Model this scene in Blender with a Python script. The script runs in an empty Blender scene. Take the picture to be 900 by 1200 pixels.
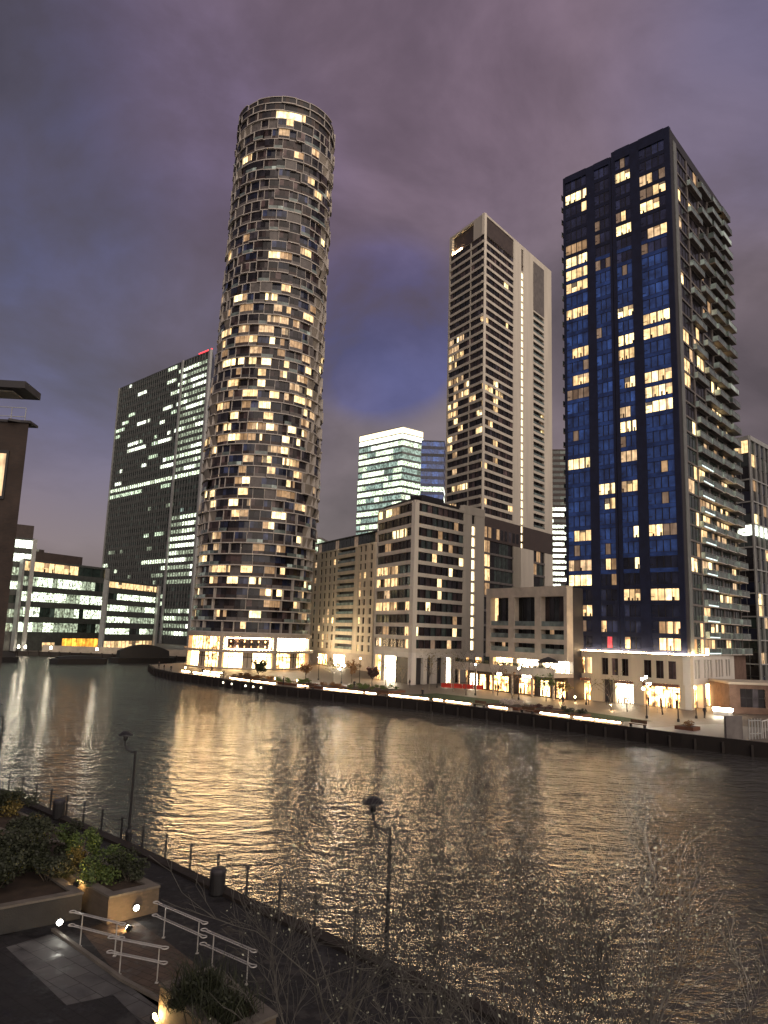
import bpy, bmesh, math, random
from mathutils import Vector, Matrix, noise
S = bpy.context.scene
COL = S.collection
# ------------------------------------------------------------------ camera
EYE = Vector((0.0, 0.0, 11.0)); FPX = 850.0
_up = Vector((618 - 450, -4577 - 600, FPX)).normalized()
_fw = Vector((0, 0, 1)); _Y = (_fw - _up * _fw.dot(_up)).normalized()
_X = _Y.cross(_up)
if _X.x < 0: _X = -_X
def ray(x, y):
    c = Vector((x - 450, y - 600, FPX)); return Vector((c.dot(_X), c.dot(_Y), c.dot(_up)))
def gz(x, y, z=0.0):
    """point of the line of sight through a photo position on the level z"""
    r = ray(x, y); return EYE + r * ((z - EYE.z) / r.z)
def gd(x, y, Y):
    r = ray(x, y); return EYE + r * (Y / r.y)
cam = bpy.data.cameras.new('camera'); camo = bpy.data.objects.new('camera', cam); COL.objects.link(camo)
def tow(v): return Vector((v.dot(_X), v.dot(_Y), v.dot(_up)))
cx_, cy_, cz_ = tow(Vector((1, 0, 0))), tow(Vector((0, -1, 0))), tow(Vector((0, 0, -1)))
M3 = Matrix((cx_, cy_, cz_)).transposed()
camo.matrix_world = Matrix.Translation(EYE) @ M3.to_4x4()
cam.sensor_fit = 'VERTICAL'; cam.sensor_height = 36.0; cam.lens = 36.0 * FPX / 1200
cam.clip_start = 0.1; cam.clip_end = 20000
S.camera = camo
S.view_settings.view_transform = 'Standard'; S.view_settings.look = 'None'
S.view_settings.exposure = 0.0; S.view_settings.gamma = 1
S.render.engine = 'CYCLES'
S.cycles.use_denoising = True
S.cycles.max_bounces = 5; S.cycles.diffuse_bounces = 2; S.cycles.glossy_bounces = 3; S.cycles.transmission_bounces = 3
S.cycles.transparent_max_bounces = 6
S.cycles.sample_clamp_indirect = 4.0; S.cycles.sample_clamp_direct = 0
S.cycles.caustics_reflective = False; S.cycles.caustics_refractive = False
# ------------------------------------------------------------------ sky (clouds lit by the city) and the low broad glow
SUN_EL, SUN_AZ = math.radians(14), math.radians(152)      # azimuth measured clockwise from +Y
W = bpy.data.worlds.new('World'); S.world = W; W.use_nodes = True
nt = W.node_tree; nt.nodes.clear(); N = nt.nodes.new; L = nt.links.new
out = N('ShaderNodeOutputWorld'); bg = N('ShaderNodeBackground'); L(bg.outputs[0], out.inputs[0])
tc = N('ShaderNodeTexCoord')
sky = N('ShaderNodeTexSky'); sky.sky_type = 'NISHITA'; sky.sun_disc = False
sky.sun_elevation = SUN_EL; sky.sun_rotation = SUN_AZ
sep = N('ShaderNodeSeparateXYZ'); L(tc.outputs['Generated'], sep.inputs[0])
def ramp(tree, src, stops, interp='LINEAR'):
    r = tree.nodes.new('ShaderNodeValToRGB'); r.color_ramp.interpolation = interp
    e = r.color_ramp.elements
    while len(e) > 1: e.remove(e[-1])
    for i, (p, c) in enumerate(stops):
        el = e[0] if i == 0 else e.new(p)
        el.position = p; el.color = (c[0], c[1], c[2], 1) if isinstance(c, tuple) else (c, c, c, 1)
    tree.links.new(src, r.inputs[0]); return r.outputs[0]
def mixc(tree, f, a, b, mode='MIX'):
    m = tree.nodes.new('ShaderNodeMix'); m.data_type = 'RGBA'; m.blend_type = mode
    for s, v in ((0, f), (6, a), (7, b)):
        if hasattr(v, 'links'): tree.links.new(v, m.inputs[s])
        else: m.inputs[s].default_value = v if s == 0 else (v[0], v[1], v[2], 1)
    return m.outputs[2]
def mathn(tree, op, a, b=0.0, clamp=False):
    m = tree.nodes.new('ShaderNodeMath'); m.operation = op; m.use_clamp = clamp
    for i, v in enumerate((a, b)):
        if hasattr(v, 'links'): tree.links.new(v, m.inputs[i])
        else: m.inputs[i].default_value = v
    return m.outputs[0]
base = ramp(nt, sep.outputs['Z'], [(0.0, (.094, .080, .070)), (.14, (.080, .070, .067)), (.3, (.068, .061, .070)), (.5, (.062, .053, .066)), (.75, (.050, .042, .054))])
mp = N('ShaderNodeMapping'); mp.inputs['Scale'].default_value = (1.0, 1.0, 1.45); mp.inputs['Location'].default_value = (.4, .15, .3)
L(tc.outputs['Generated'], mp.inputs[0])
n1 = N('ShaderNodeTexNoise'); n1.inputs['Scale'].default_value = 3.0; n1.inputs['Detail'].default_value = 8; n1.inputs['Roughness'].default_value = .55; n1.inputs['Distortion'].default_value = .35
L(mp.outputs[0], n1.inputs['Vector'])
n2 = N('ShaderNodeTexNoise'); n2.inputs['Scale'].default_value = 1.3; n2.inputs['Detail'].default_value = 3
mp2 = N('ShaderNodeMapping'); mp2.inputs['Location'].default_value = (3.1, 7.7, 1.9); L(tc.outputs['Generated'], mp2.inputs[0]); L(mp2.outputs[0], n2.inputs['Vector'])
def blob(x, y, inner, outer):
    """soft opening in the cloud around a direction"""
    d = ray(x, y).normalized()
    v = N('ShaderNodeVectorMath'); v.operation = 'DOT_PRODUCT'; L(tc.outputs['Generated'], v.inputs[0]); v.inputs[1].default_value = d
    r = N('ShaderNodeMapRange'); r.interpolation_type = 'SMOOTHERSTEP'
    L(v.outputs['Value'], r.inputs[0]); r.inputs[1].default_value = math.cos(math.radians(outer)); r.inputs[2].default_value = math.cos(math.radians(inner))
    return r.outputs[0]
hole = mathn(nt, 'ADD', mathn(nt, 'MULTIPLY', blob(446, 385, 1.5, 8.5), 1.9), mathn(nt, 'MULTIPLY', blob(110, 300, 6, 24), .38))
hole = mathn(nt, 'ADD', hole, mathn(nt, 'MULTIPLY', blob(60, 120, 2, 18), .12))
hole = mathn(nt, 'ADD', hole, mathn(nt, 'MULTIPLY', blob(900, 90, 2, 13), .4))
hn = ramp(nt, n1.outputs[0], [(.36, 0.0), (.6, 1.0)])
hole = mathn(nt, 'MULTIPLY', hole, mathn(nt, 'ADD', hn, .25), True)
c = mixc(nt, hole, base, (.024, .038, .120))
warmth = mathn(nt, 'MULTIPLY', ramp(nt, n2.outputs[0], [(.40, 0.0), (.62, 1.0)]), .55)
c = mixc(nt, warmth, c, (.092, .066, .074))
c = mixc(nt, mathn(nt, 'MULTIPLY', blob(430, 40, 4, 24), .55), c, (.088, .058, .084))
lum = ramp(nt, n1.outputs[0], [(.30, 0.62), (.48, .98), (.66, 1.48)])
c = mixc(nt, 1.0, c, lum, 'MULTIPLY')
dome = mixc(nt, 0.0012, c, sky.outputs[0], 'ADD')
L(dome, bg.inputs[0]); bg.inputs[1].default_value = 2.0
sun = bpy.data.lights.new('city_glow', 'SUN'); so = bpy.data.objects.new('city_glow', sun); COL.objects.link(so)
sun.energy = 2.5; sun.angle = math.radians(95); sun.color = (1.0, .84, .70)
sd = Vector((math.sin(SUN_AZ) * math.cos(SUN_EL), math.cos(SUN_AZ) * math.cos(SUN_EL), math.sin(SUN_EL)))
so.rotation_euler = sd.to_track_quat('Z', 'Y').to_euler()
# ------------------------------------------------------------------ materials
MAT = {}
def newmat(name):
    m = bpy.data.materials.new(name); m.use_nodes = True; MAT[name] = m
    return m, m.node_tree, m.node_tree.nodes['Principled BSDF']
def surf(name, col, rough=.7, var=.25, scale=1.5, metal=0.0, bump=0.0, spec=.5, streak=False, col2=None):
    m, t, b = newmat(name)
    g = t.nodes.new('ShaderNodeNewGeometry'); mpg = t.nodes.new('ShaderNodeMapping'); t.links.new(g.outputs['Position'], mpg.inputs[0])
    if streak: mpg.inputs['Scale'].default_value = (1, 1, .12)
    n = t.nodes.new('ShaderNodeTexNoise'); n.inputs['Scale'].default_value = scale; n.inputs['Detail'].default_value = 6; n.inputs['Roughness'].default_value = .6
    t.links.new(mpg.outputs[0], n.inputs['Vector'])
    lo = tuple(max(0, x * (1 - var)) for x in col); hi = tuple(x * (1 + var) for x in col) if col2 is None else col2
    c = ramp(t, n.outputs[0], [(.3, lo), (.7, hi)])
    t.links.new(c, b.inputs['Base Color'])
    t.links.new(ramp(t, n.outputs[0], [(.3, max(.03, rough * .8)), (.7, min(1, rough * 1.15))]), b.inputs['Roughness'])
    b.inputs['Metallic'].default_value = metal; b.inputs['Specular IOR Level'].default_value = spec
    if bump:
        n2 = t.nodes.new('ShaderNodeTexNoise'); n2.inputs['Scale'].default_value = scale * 12; n2.inputs['Detail'].default_value = 4
        t.links.new(g.outputs['Position'], n2.inputs['Vector'])
        bp = t.nodes.new('ShaderNodeBump'); bp.inputs['Strength'].default_value = bump; bp.inputs['Distance'].default_value = .05
        t.links.new(n2.outputs[0], bp.inputs['Height']); t.links.new(bp.outputs[0], b.inputs['Normal'])
    return m
def brick(name, c1, c2, mortar, scale=1.0, rough=.85):
    m, t, b = newmat(name)
    g = t.nodes.new('ShaderNodeNewGeometry'); sp = t.nodes.new('ShaderNodeSeparateXYZ'); t.links.new(g.outputs['Position'], sp.inputs[0])
    cb = t.nodes.new('ShaderNodeCombineXYZ'); t.links.new(mathn(t, 'ADD', sp.outputs[0], mathn(t, 'MULTIPLY', sp.outputs[1], .83)), cb.inputs[0]); t.links.new(sp.outputs[2], cb.inputs[1])
    k = t.nodes.new('ShaderNodeTexBrick'); t.links.new(cb.outputs[0], k.inputs['Vector'])
    k.inputs['Scale'].default_value = scale; k.inputs['Color1'].default_value = (*c1, 1); k.inputs['Color2'].default_value = (*c2, 1); k.inputs['Mortar'].default_value = (*mortar, 1)
    k.inputs['Brick Width'].default_value = .23; k.inputs['Row Height'].default_value = .08; k.inputs['Mortar Size'].default_value = .006
    n = t.nodes.new('ShaderNodeTexNoise'); n.inputs['Scale'].default_value = .7; n.inputs['Detail'].default_value = 5; t.links.new(g.outputs['Position'], n.inputs['Vector'])
    t.links.new(mixc(t, 1.0, k.outputs[0], ramp(t, n.outputs[0], [(.3, .7), (.7, 1.2)]), 'MULTIPLY'), b.inputs['Base Color']); b.inputs['Roughness'].default_value = rough
    return m
def glass(name, col, rough=.12, spec=.8, coat=0.0, vary=1.0):
    """reflecting facade glass in front of an unlit room"""
    m, t, b = newmat(name)
    g = t.nodes.new('ShaderNodeNewGeometry')
    n = t.nodes.new('ShaderNodeTexNoise'); n.inputs['Scale'].default_value = .55; n.inputs['Detail'].default_value = 3; t.links.new(g.outputs['Position'], n.inputs['Vector'])
    isl = ramp(t, g.outputs['Random Per Island'], [(0, 1 - .55 * vary), (.55, .95), (.8, 1 + .5 * vary), (.93, 1 + 2.2 * vary), (1, 1 + 3.5 * vary)])
    t.links.new(mixc(t, 1.0, ramp(t, n.outputs[0], [(.35, tuple(x * .6 for x in col)), (.65, tuple(x * 1.4 for x in col))]), isl, 'MULTIPLY'), b.inputs['Base Color'])
    bpg = t.nodes.new('ShaderNodeBump'); bpg.inputs['Strength'].default_value = .25; bpg.inputs['Distance'].default_value = .05; t.links.new(n.outputs[0], bpg.inputs['Height']); t.links.new(bpg.outputs[0], b.inputs['Normal'])
    b.inputs['Roughness'].default_value = rough; b.inputs['Specular IOR Level'].default_value = spec; b.inputs['Coat Weight'].default_value = coat
    return m
def glow(name, col, s, scale=.9, lo=.6, hi=1.2, curtain=.28, sampling='AUTO'):
    """a lit room seen through its window: uneven light, furniture and curtain folds"""
    m, t, b = newmat(name)
    g = t.nodes.new('ShaderNodeNewGeometry')
    n = t.nodes.new('ShaderNodeTexNoise'); n.inputs['Scale'].default_value = scale; n.inputs['Detail'].default_value = 3; t.links.new(g.outputs['Position'], n.inputs['Vector'])
    f = ramp(t, n.outputs[0], [(.36, lo), (.6, hi)])
    if curtain:
        mpp = t.nodes.new('ShaderNodeMapping'); mpp.inputs['Scale'].default_value = (1, 1, .04); t.links.new(g.outputs['Position'], mpp.inputs[0])
        n2 = t.nodes.new('ShaderNodeTexNoise'); n2.inputs['Scale'].default_value = 3.4; n2.inputs['Detail'].default_value = 2; t.links.new(mpp.outputs[0], n2.inputs['Vector'])
        f = mathn(t, 'MULTIPLY', f, ramp(t, n2.outputs[0], [(.38, 1 - curtain), (.58, 1 + curtain * .5)]))
    if curtain: f = mathn(t, 'MULTIPLY', f, ramp(t, g.outputs['Random Per Island'], [(0, .38), (.25, .8), (.7, 1.05), (1, 1.3)]))
    b.inputs['Base Color'].default_value = (col[0] * .3, col[1] * .3, col[2] * .3, 1); b.inputs['Roughness'].default_value = .2
    b.inputs['Emission Color'].default_value = (*col, 1)
    t.links.new(mathn(t, 'MULTIPLY', f, s), b.inputs['Emission Strength'])
    try: m.cycles.emission_sampling = sampling
    except Exception: pass
    return m
surf('stone_pale', (.62, .57, .49), .8, .12, .4, streak=True)
surf('stone_white', (.66, .62, .56), .75, .10, .5, streak=True)
surf('stone_tan', (.46, .40, .33), .85, .18, .6)
surf('stone_beige', (.60, .52, .39), .85, .16, .5, streak=True)
surf('band_grey', (.50, .46, .42), .7, .15, .5)
surf('steel_pale', (.42, .43, .42), .45, .12, .8, metal=.3)
surf('clad_dark', (.030, .028, .032), .5, .3, .8)
surf('clad_navy', (.012, .017, .045), .35, .3, .8)
surf('blind_cream', (.55, .48, .36), .8, .1, 3); surf('furnishing', (.10, .06, .04), .7, .5, 2); surf('clad_brown', (.070, .052, .048), .6, .3, .8)
surf('panel_beige', (.30, .265, .225), .7, .2, .5)
surf('panel_grey', (.15, .135, .13), .6, .3, .8)
surf('soffit', (.38, .33, .27), .8, .15, 1)
surf('frame_dark', (.02, .02, .022), .45, .2, 2)
surf('frame_white', (.55, .54, .50), .5, .1, 2)
surf('copper', (.22, .10, .07), .6, .3, 1)
surf('clad_office', (.075, .082, .078), .4, .3, .8); surf('roof_dark', (.04, .037, .035), .8, .3, .5)
surf('fin_grey', (.17, .18, .175), .5, .2, 1)
brick('brick_near', (.060, .040, .032), (.045, .032, .028), (.05, .045, .04))
brick('brick_far', (.17, .10, .075), (.14, .08, .06), (.15, .12, .10), 1)
brick('brick_bed', (.15, .115, .080), (.11, .085, .060), (.11, .095, .08), 1)
glass('glass_dark', (.020, .018, .022), .15, .4); glass('glass_brown', (.036, .025, .025), .2, .4)
glass('glass_navy', (.018, .023, .048), .15, .45); glass('glass_green', (.034, .052, .047))
glass('glass_blue', (.042, .115, .42), .18, .8, vary=.3); glass('glass_bluedim', (.026, .034, .085), .2, .7, vary=.5)
glass('bluespan', (.026, .068, .26), .25, .6, vary=.15); glass('balustrade', (.15, .19, .18), .25, .7); glass('glass_black', (.008, .009, .010), .25, .3)
glow('lit_bright', (1, .74, .36), 2.7); glow('lit_warm', (1, .66, .31), 1.6); glow('lit_dim', (1, .62, .32), .42); glow('lit_faint', (.95, .66, .45), .15); glow('lit_peach', (1, .67, .37), .85)
glow('lit_white', (.92, 1, .80), 4.0, 1.1, .25); glow('lit_green', (.80, 1, .70), 1.8, .9, .1, 1.3, .5); glow('lit_teal', (.62, .86, .74), .5, .6, .2, 1.3, .4)
glow('lit_office', (.86, 1, .72), 2.5, 1.3, .01, 1.4, .6); glow('lit_officedim', (.80, .95, .68), .5, 1.2, .02, 1.5, .5)
glow('lit_gold', (1, .42, .05), 2.2, .5, .4, 1.2, .4); glow('lit_tv', (.35, .55, 1), .4, 2.5, .1, 1.6, 0); glow('lit_red', (1, .12, .16), .7, 2)
glow('lit_slot', (1, .80, .48), 3.0, 1, .8, 1.1, 0)
glow('shop_bright', (1, .66, .29), 16, .55, .35, 1.25, .35); glow('shop_warm', (1, .54, .20), 9, .9, .08, 1.4, .5); glow('shop_white', (1, .82, .56), 26, .6, .3, 1.2, .3)
glow('led_warm', (1, .68, .36), 110, .5, .25, 1.2, 0); glow('quay_lens', (1, .86, .62), 10, 1, 1, 1, 0); glow('led_white', (1, .86, .64), 60, .9, .8, 1.1, 0); glow('lamp_globe', (1, .92, .78), 260, 1, 1, 1, 0)
glow('lamp_orange', (1, .60, .22), 200, 1, 1, 1, 0); glow('beacon_red', (1, .05, .06), 3, 1, 1, 1, 0); glow('spot_white', (1, .97, .85), 32, 1, 1, 1, 0); glow('slab_glow', (.80, 1, .95), 1.6, 1, .8, 1.1, 0)
# ------------------------------------------------------------------ mesh helpers
class MB:
    def __init__(self): self.v = []; self.f = []; self.m = []; self.mats = []
    def mi(self, mat):
        if mat not in self.mats: self.mats.append(mat)
        return self.mats.index(mat)
    def quad(self, pts, mat):
        n = len(self.v); self.v += [tuple(p) for p in pts]; self.f.append(tuple(range(n, n + len(pts)))); self.m.append(self.mi(mat))
    def hexa(self, p, mat):
        """p: 4 bottom points then the 4 above them"""
        n = len(self.v); self.v += [tuple(q) for q in p]; k = self.mi(mat)
        for f in ((0, 3, 2, 1), (4, 5, 6, 7), (0, 1, 5, 4), (1, 2, 6, 5), (2, 3, 7, 6), (3, 0, 4, 7)):
            self.f.append(tuple(n + i for i in f)); self.m.append(k)
    def box(self, x0, x1, y0, y1, z0, z1, mat):
        self.hexa([(x0, y0, z0), (x1, y0, z0), (x1, y1, z0), (x0, y1, z0), (x0, y0, z1), (x1, y0, z1), (x1, y1, z1), (x0, y1, z1)], mat)
    def prism(self, pts, z0, z1, mat, cap=None):
        n = len(self.v); k = len(pts); a = sum(pts[i][0] * pts[(i + 1) % k][1] - pts[(i + 1) % k][0] * pts[i][1] for i in range(k))
        if a < 0: pts = pts[::-1]
        self.v += [(p[0], p[1], z0) for p in pts] + [(p[0], p[1], z1) for p in pts]; mm = self.mi(mat); mc = self.mi(cap or mat)
        self.f.append(tuple(range(n + k - 1, n - 1, -1))); self.m.append(mc); self.f.append(tuple(range(n + k, n + 2 * k))); self.m.append(mc)
        for i in range(k):
            j = (i + 1) % k; self.f.append((n + i, n + j, n + k + j, n + k + i)); self.m.append(mm)
    def tube(self, pts, r, mat, sides=6, cap=True):
        pts = [Vector(p) for p in pts]; n0 = len(self.v); k = self.mi(mat)
        rs = r if isinstance(r, (list, tuple)) else [r] * len(pts)
        prev = None
        for i, p in enumerate(pts):
            d = (pts[min(i + 1, len(pts) - 1)] - pts[max(i - 1, 0)])
            if d.length < 1e-9: d = Vector((0, 0, 1))
            d.normalize()
            a = d.cross(Vector((0, 0, 1)) if abs(d.z) < .95 else Vector((1, 0, 0))) if prev is None else prev - d * prev.dot(d)
            if a.length < 1e-6: a = d.orthogonal()
            a.normalize(); prev = a; b = d.cross(a)
            for s in range(sides):
                t = 2 * math.pi * s / sides; self.v.append(tuple(p + (a * math.cos(t) + b * math.sin(t)) * rs[i]))
        for i in range(len(pts) - 1):
            for s in range(sides):
                s2 = (s + 1) % sides; self.f.append((n0 + i * sides + s, n0 + i * sides + s2, n0 + (i + 1) * sides + s2, n0 + (i + 1) * sides + s)); self.m.append(k)
        if cap:
            self.f.append(tuple(n0 + s for s in range(sides))[::-1]); self.m.append(k)
            e = n0 + (len(pts) - 1) * sides; self.f.append(tuple(e + s for s in range(sides))); self.m.append(k)
    def lathe(self, c, prof, mat, sides=14):
        n0 = len(self.v); k = self.mi(mat)
        for r, z in prof:
            for s in range(sides):
                t = 2 * math.pi * s / sides; self.v.append((c[0] + r * math.cos(t), c[1] + r * math.sin(t), c[2] + z))
        for i in range(len(prof) - 1):
            for s in range(sides):
                s2 = (s + 1) % sides; self.f.append((n0 + i * sides + s, n0 + i * sides + s2, n0 + (i + 1) * sides + s2, n0 + (i + 1) * sides + s)); self.m.append(k)
        self.f.append(tuple(n0 + s for s in range(sides))[::-1]); self.m.append(k)
        e = n0 + (len(prof) - 1) * sides; self.f.append(tuple(e + s for s in range(sides))); self.m.append(k)
    def merge(self, o):
        n = len(self.v); self.v += o.v
        mp_ = [self.mi(x) for x in o.mats]
        self.f += [tuple(n + i for i in f) for f in o.f]; self.m += [mp_[i] for i in o.m]
    def build(self, name, parent=None, off=None, smooth=False):
        if off is None: off = parent.location if parent is not None else Vector((0, 0, 0))
        me = bpy.data.meshes.new(name)
        me.from_pydata([(v[0] - off[0], v[1] - off[1], v[2] - off[2]) for v in self.v], [], self.f)
        for mt in self.mats: me.materials.append(MAT[mt])
        me.polygons.foreach_set('material_index', self.m)
        if len(self.f) * 3 < len(self.v) or True:
            bmx = bmesh.new(); bmx.from_mesh(me); lo = [v for v in bmx.verts if not v.link_faces]
            if lo: bmesh.ops.delete(bmx, geom=lo, context='VERTS'); bmx.to_mesh(me)
            bmx.free()
        if smooth: me.polygons.foreach_set('use_smooth', [True] * len(self.f))
        me.update()
        o = bpy.data.objects.new(name, me); COL.objects.link(o)
        if parent is not None: o.parent = parent
        else: o.location = off
        return o
def tag(o, label=None, cat=None, group=None, kind=None):
    if label: o['label'] = label
    if cat: o['category'] = cat
    if group: o['group'] = group
    if kind: o['kind'] = kind
    return o
def thing(name, loc, label, cat, group=None):
    o = bpy.data.objects.new(name, None); COL.objects.link(o); o.location = Vector(loc); o.empty_display_size = .5
    return tag(o, label, cat, group)
def copy_tree(o, loc=None, rz=None, label=None, scale=None):
    def rec(src, par):
        c = src.copy(); COL.objects.link(c)
        if par is not None: c.parent = par
        for ch in [x for x in COL.objects if x.parent == src]: rec(ch, c)
        return c
    c = rec(o, None)
    if loc is not None: c.location = loc
    if rz is not None: c.rotation_euler = (0, 0, rz)
    if scale is not None: c.scale = (scale,) * 3
    if label: c['label'] = label
    return c
class Bld:
    """one building: its own parts, and repeated parts of which the largest in view stay single objects"""
    def __init__(s, name, loc, label, cat='building', group=None):
        s.root = thing(name, loc, label, cat, group); s.parts = {}; s.reps = {}
    def part(s, name):
        if name not in s.parts: s.parts[name] = MB()
        return s.parts[name]
    def rep(s, name, mb): s.reps.setdefault(name, []).append(mb)
    def done(s, limit=96, subframe=False):
        for n, mb in s.parts.items():
            if mb.f: mb.build(n, s.root)
        for n, lst in s.reps.items():
            def size(mb):
                c = Vector((0, 0, 0))
                for v in mb.v: c += Vector(v)
                c /= len(mb.v); xs = [v[0] for v in mb.v]; ys = [v[1] for v in mb.v]; zs = [v[2] for v in mb.v]
                r = (c - EYE); return (math.hypot(max(xs) - min(xs), max(ys) - min(ys)) * (max(zs) - min(zs) + .3)) / r.length_squared
            lst = sorted(lst, key=size, reverse=True)
            for mb in lst[:limit]:
                if subframe and n in ('window', 'shopfront') and 'frame_dark' in mb.mats and len(mb.mats) > 1:
                    k = mb.mats.index('frame_dark'); A_, B_ = MB(), MB(); A_.v = mb.v; B_.v = mb.v; A_.mats = mb.mats; B_.mats = mb.mats
                    for f, m_ in zip(mb.f, mb.m): t_ = B_ if m_ == k else A_; t_.f.append(f); t_.m.append(m_)
                    o = A_.build(n, s.root); B_.build('frame', o, s.root.location)
                else: mb.build(n, s.root)
            if len(lst) > limit:
                m = MB()
                for x in lst[limit:]: m.merge(x)
                tag(m.build(n, s.root), kind='stuff')
RW = random.Random(999)
BORDER = [False]
class Face:
    """a wall plane from A to B seen from outside, u to the right, v up, w outward"""
    def __init__(s, A, B):
        s.A = Vector((A[0], A[1])); d = Vector((B[0], B[1])) - s.A; s.L = d.length; s.d = d / s.L; s.n = Vector((s.d.y, -s.d.x))
    def P(s, u, v, w=0.0):
        p = s.A + s.d * u + s.n * w; return (p.x, p.y, v)
    def box(s, mb, u0, u1, v0, v1, w0, w1, mat):
        mb.hexa([s.P(u0, v0, w1), s.P(u1, v0, w1), s.P(u1, v0, w0), s.P(u0, v0, w0), s.P(u0, v1, w1), s.P(u1, v1, w1), s.P(u1, v1, w0), s.P(u0, v1, w0)], mat)
    def pane(s, mb, u0, u1, v0, v1, w, mat): mb.quad([s.P(u0, v0, w), s.P(u1, v0, w), s.P(u1, v1, w), s.P(u0, v1, w)], mat)
    def window(s, b, u0, u1, v0, v1, mat, nm=2, w=.10, frame='frame_dark', fw=.07, name='window', mats=None, transom=None):
        mb = MB(); k = nm
        for i in range(k):
            a = u0 + (u1 - u0) * i / k; c = u0 + (u1 - u0) * (i + 1) / k
            s.pane(mb, a, c, v0, v1, w, mats[i] if mats else mat)
            if i: s.box(mb, a - fw / 2, a + fw / 2, v0, v1, w + .004, w + .06, frame)
            mm = mats[i] if mats else mat; wd = c - a
            if mm in ('lit_bright', 'lit_warm', 'lit_peach') and wd > .5:
                q = RW.random()
                if q < .30: e = RW.uniform(.15, .4) * wd; s.pane(mb, a + .03, a + e, v0 + .02, v1 - .02, w + .012, RW.choice(('lit_dim', 'lit_peach', 'blind_cream')))
                elif q < .42: s.pane(mb, a + .03, c - .03, v1 - (v1 - v0) * RW.uniform(.2, .55), v1 - .01, w + .012, RW.choice(('lit_dim', 'lit_peach', 'blind_cream')))
                if RW.random() < .35: x = RW.uniform(a, c - .3 * wd); s.pane(mb, x, x + .28 * wd, v0 + .01, v0 + (v1 - v0) * RW.uniform(.2, .45), w + .010, 'furnishing')
            if mm.startswith('shop'):
                for _ in range(3):
                    x = RW.uniform(a, c - .2 * wd); e = RW.uniform(.08, .3) * wd
                    s.pane(mb, x, min(c, x + e), v0 + .01, v0 + RW.uniform(.5, 1.7), w + .008 + .002 * _, RW.choice(('furnishing', 'clad_dark', 'lit_dim', 'furnishing')))
                if RW.random() < .5: x = RW.uniform(a, c - .3 * wd); s.pane(mb, x, x + .3 * wd, v1 - .9, v1 - RW.uniform(.3, .7), w + .009, RW.choice(('lit_gold', 'furnishing', 'lit_dim')))
        if BORDER[0]:
            for z_ in (v0 + .03, v1 - .03): s.box(mb, u0 + .002, u1 - .002, z_ - .025, z_ + .025, w + .006, w + .058, frame)
        if transom: s.box(mb, u0, u1, v0 + (v1 - v0) * transom - fw / 2, v0 + (v1 - v0) * transom + fw / 2, w + .006, w + .055, frame)
        b.rep(name, mb); return mb
# ================================================================== GROUND, QUAYS, WATER
ZW = -1.45
FQ = [gz(x, y, 0) for x, y in ((176, 779), (182, 784), (205, 789), (240, 793), (280, 799), (320, 804), (400, 812), (500, 822), (600, 835), (700, 848), (800, 861), (900, 872))]
FQ = [(p.x, p.y) for p in FQ]
e_ = FQ[-1]; d_ = (FQ[-1][0] - FQ[-3][0], FQ[-1][1] - FQ[-3][1])
FQ_R = [(e_[0] + d_[0] * 4, e_[1] + d_[1] * 4), (e_[0] + d_[0] * 14, e_[1] + d_[1] * 12)]
FAR_L = [(-900, 268), (-150, 262), (-70, 258), (-52, 256), (-48, 240), (-56, 222)]
far_edge = FAR_L + FQ + FQ_R
mb = MB(); mb.prism(far_edge + [(6000, -200), (9000, 9000), (-9000, 9000), (-9000, 268)], -4, 0, 'roof_dark')
surf('paving_far', (.15, .125, .10), .55, .2, .8); surf('timber_dark', (.020, .015, .013), .8, .4, 1.5)
surf('concrete_path', (.30, .28, .25), .6, .15, .9, bump=.15)
ground = tag(mb.build('ground'), kind='structure'); ground.data.materials[0] = MAT['paving_far']
# timber faced quay wall of the far bank with a raised lip
def off_line(pts, d):
    o = []
    for i, p in enumerate(pts):
        a = Vector(pts[max(0, i - 1)]); b = Vector(pts[min(len(pts) - 1, i + 1)]); t = (b - a).normalized(); o.append((p[0] + t.y * d, p[1] - t.x * d))
    return o
q_out, q_in = off_line(FQ + FQ_R, .35), off_line(FQ + FQ_R, -.15)
mb = MB()
for i in range(len(q_out) - 1):
    a, b, c, d = q_out[i], q_out[i + 1], q_in[i + 1], q_in[i]
    mb.hexa([(*a, -3), (*b, -3), (*c, -3), (*d, -3), (*a, .16), (*b, .16), (*c, .16), (*d, .16)], 'timber_dark')
    L_ = (Vector(b) - Vector(a)).length; t = (Vector(b) - Vector(a)).normalized(); nn = Vector((t.y, -t.x)); k = int(L_ / 2.6)
    for j in range(min(k, 40)):
        p = Vector(a) + t * (j + .5) * L_ / k + nn * .16
        r_ = .14; mb.box(p.x - r_, p.x + r_, p.y - r_, p.y + r_, -2.6, -.25, 'timber_dark')
tag(mb.build('quay_wall'), 'long dark timber faced quay wall under the promenade across the water', 'quay wall')
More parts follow.
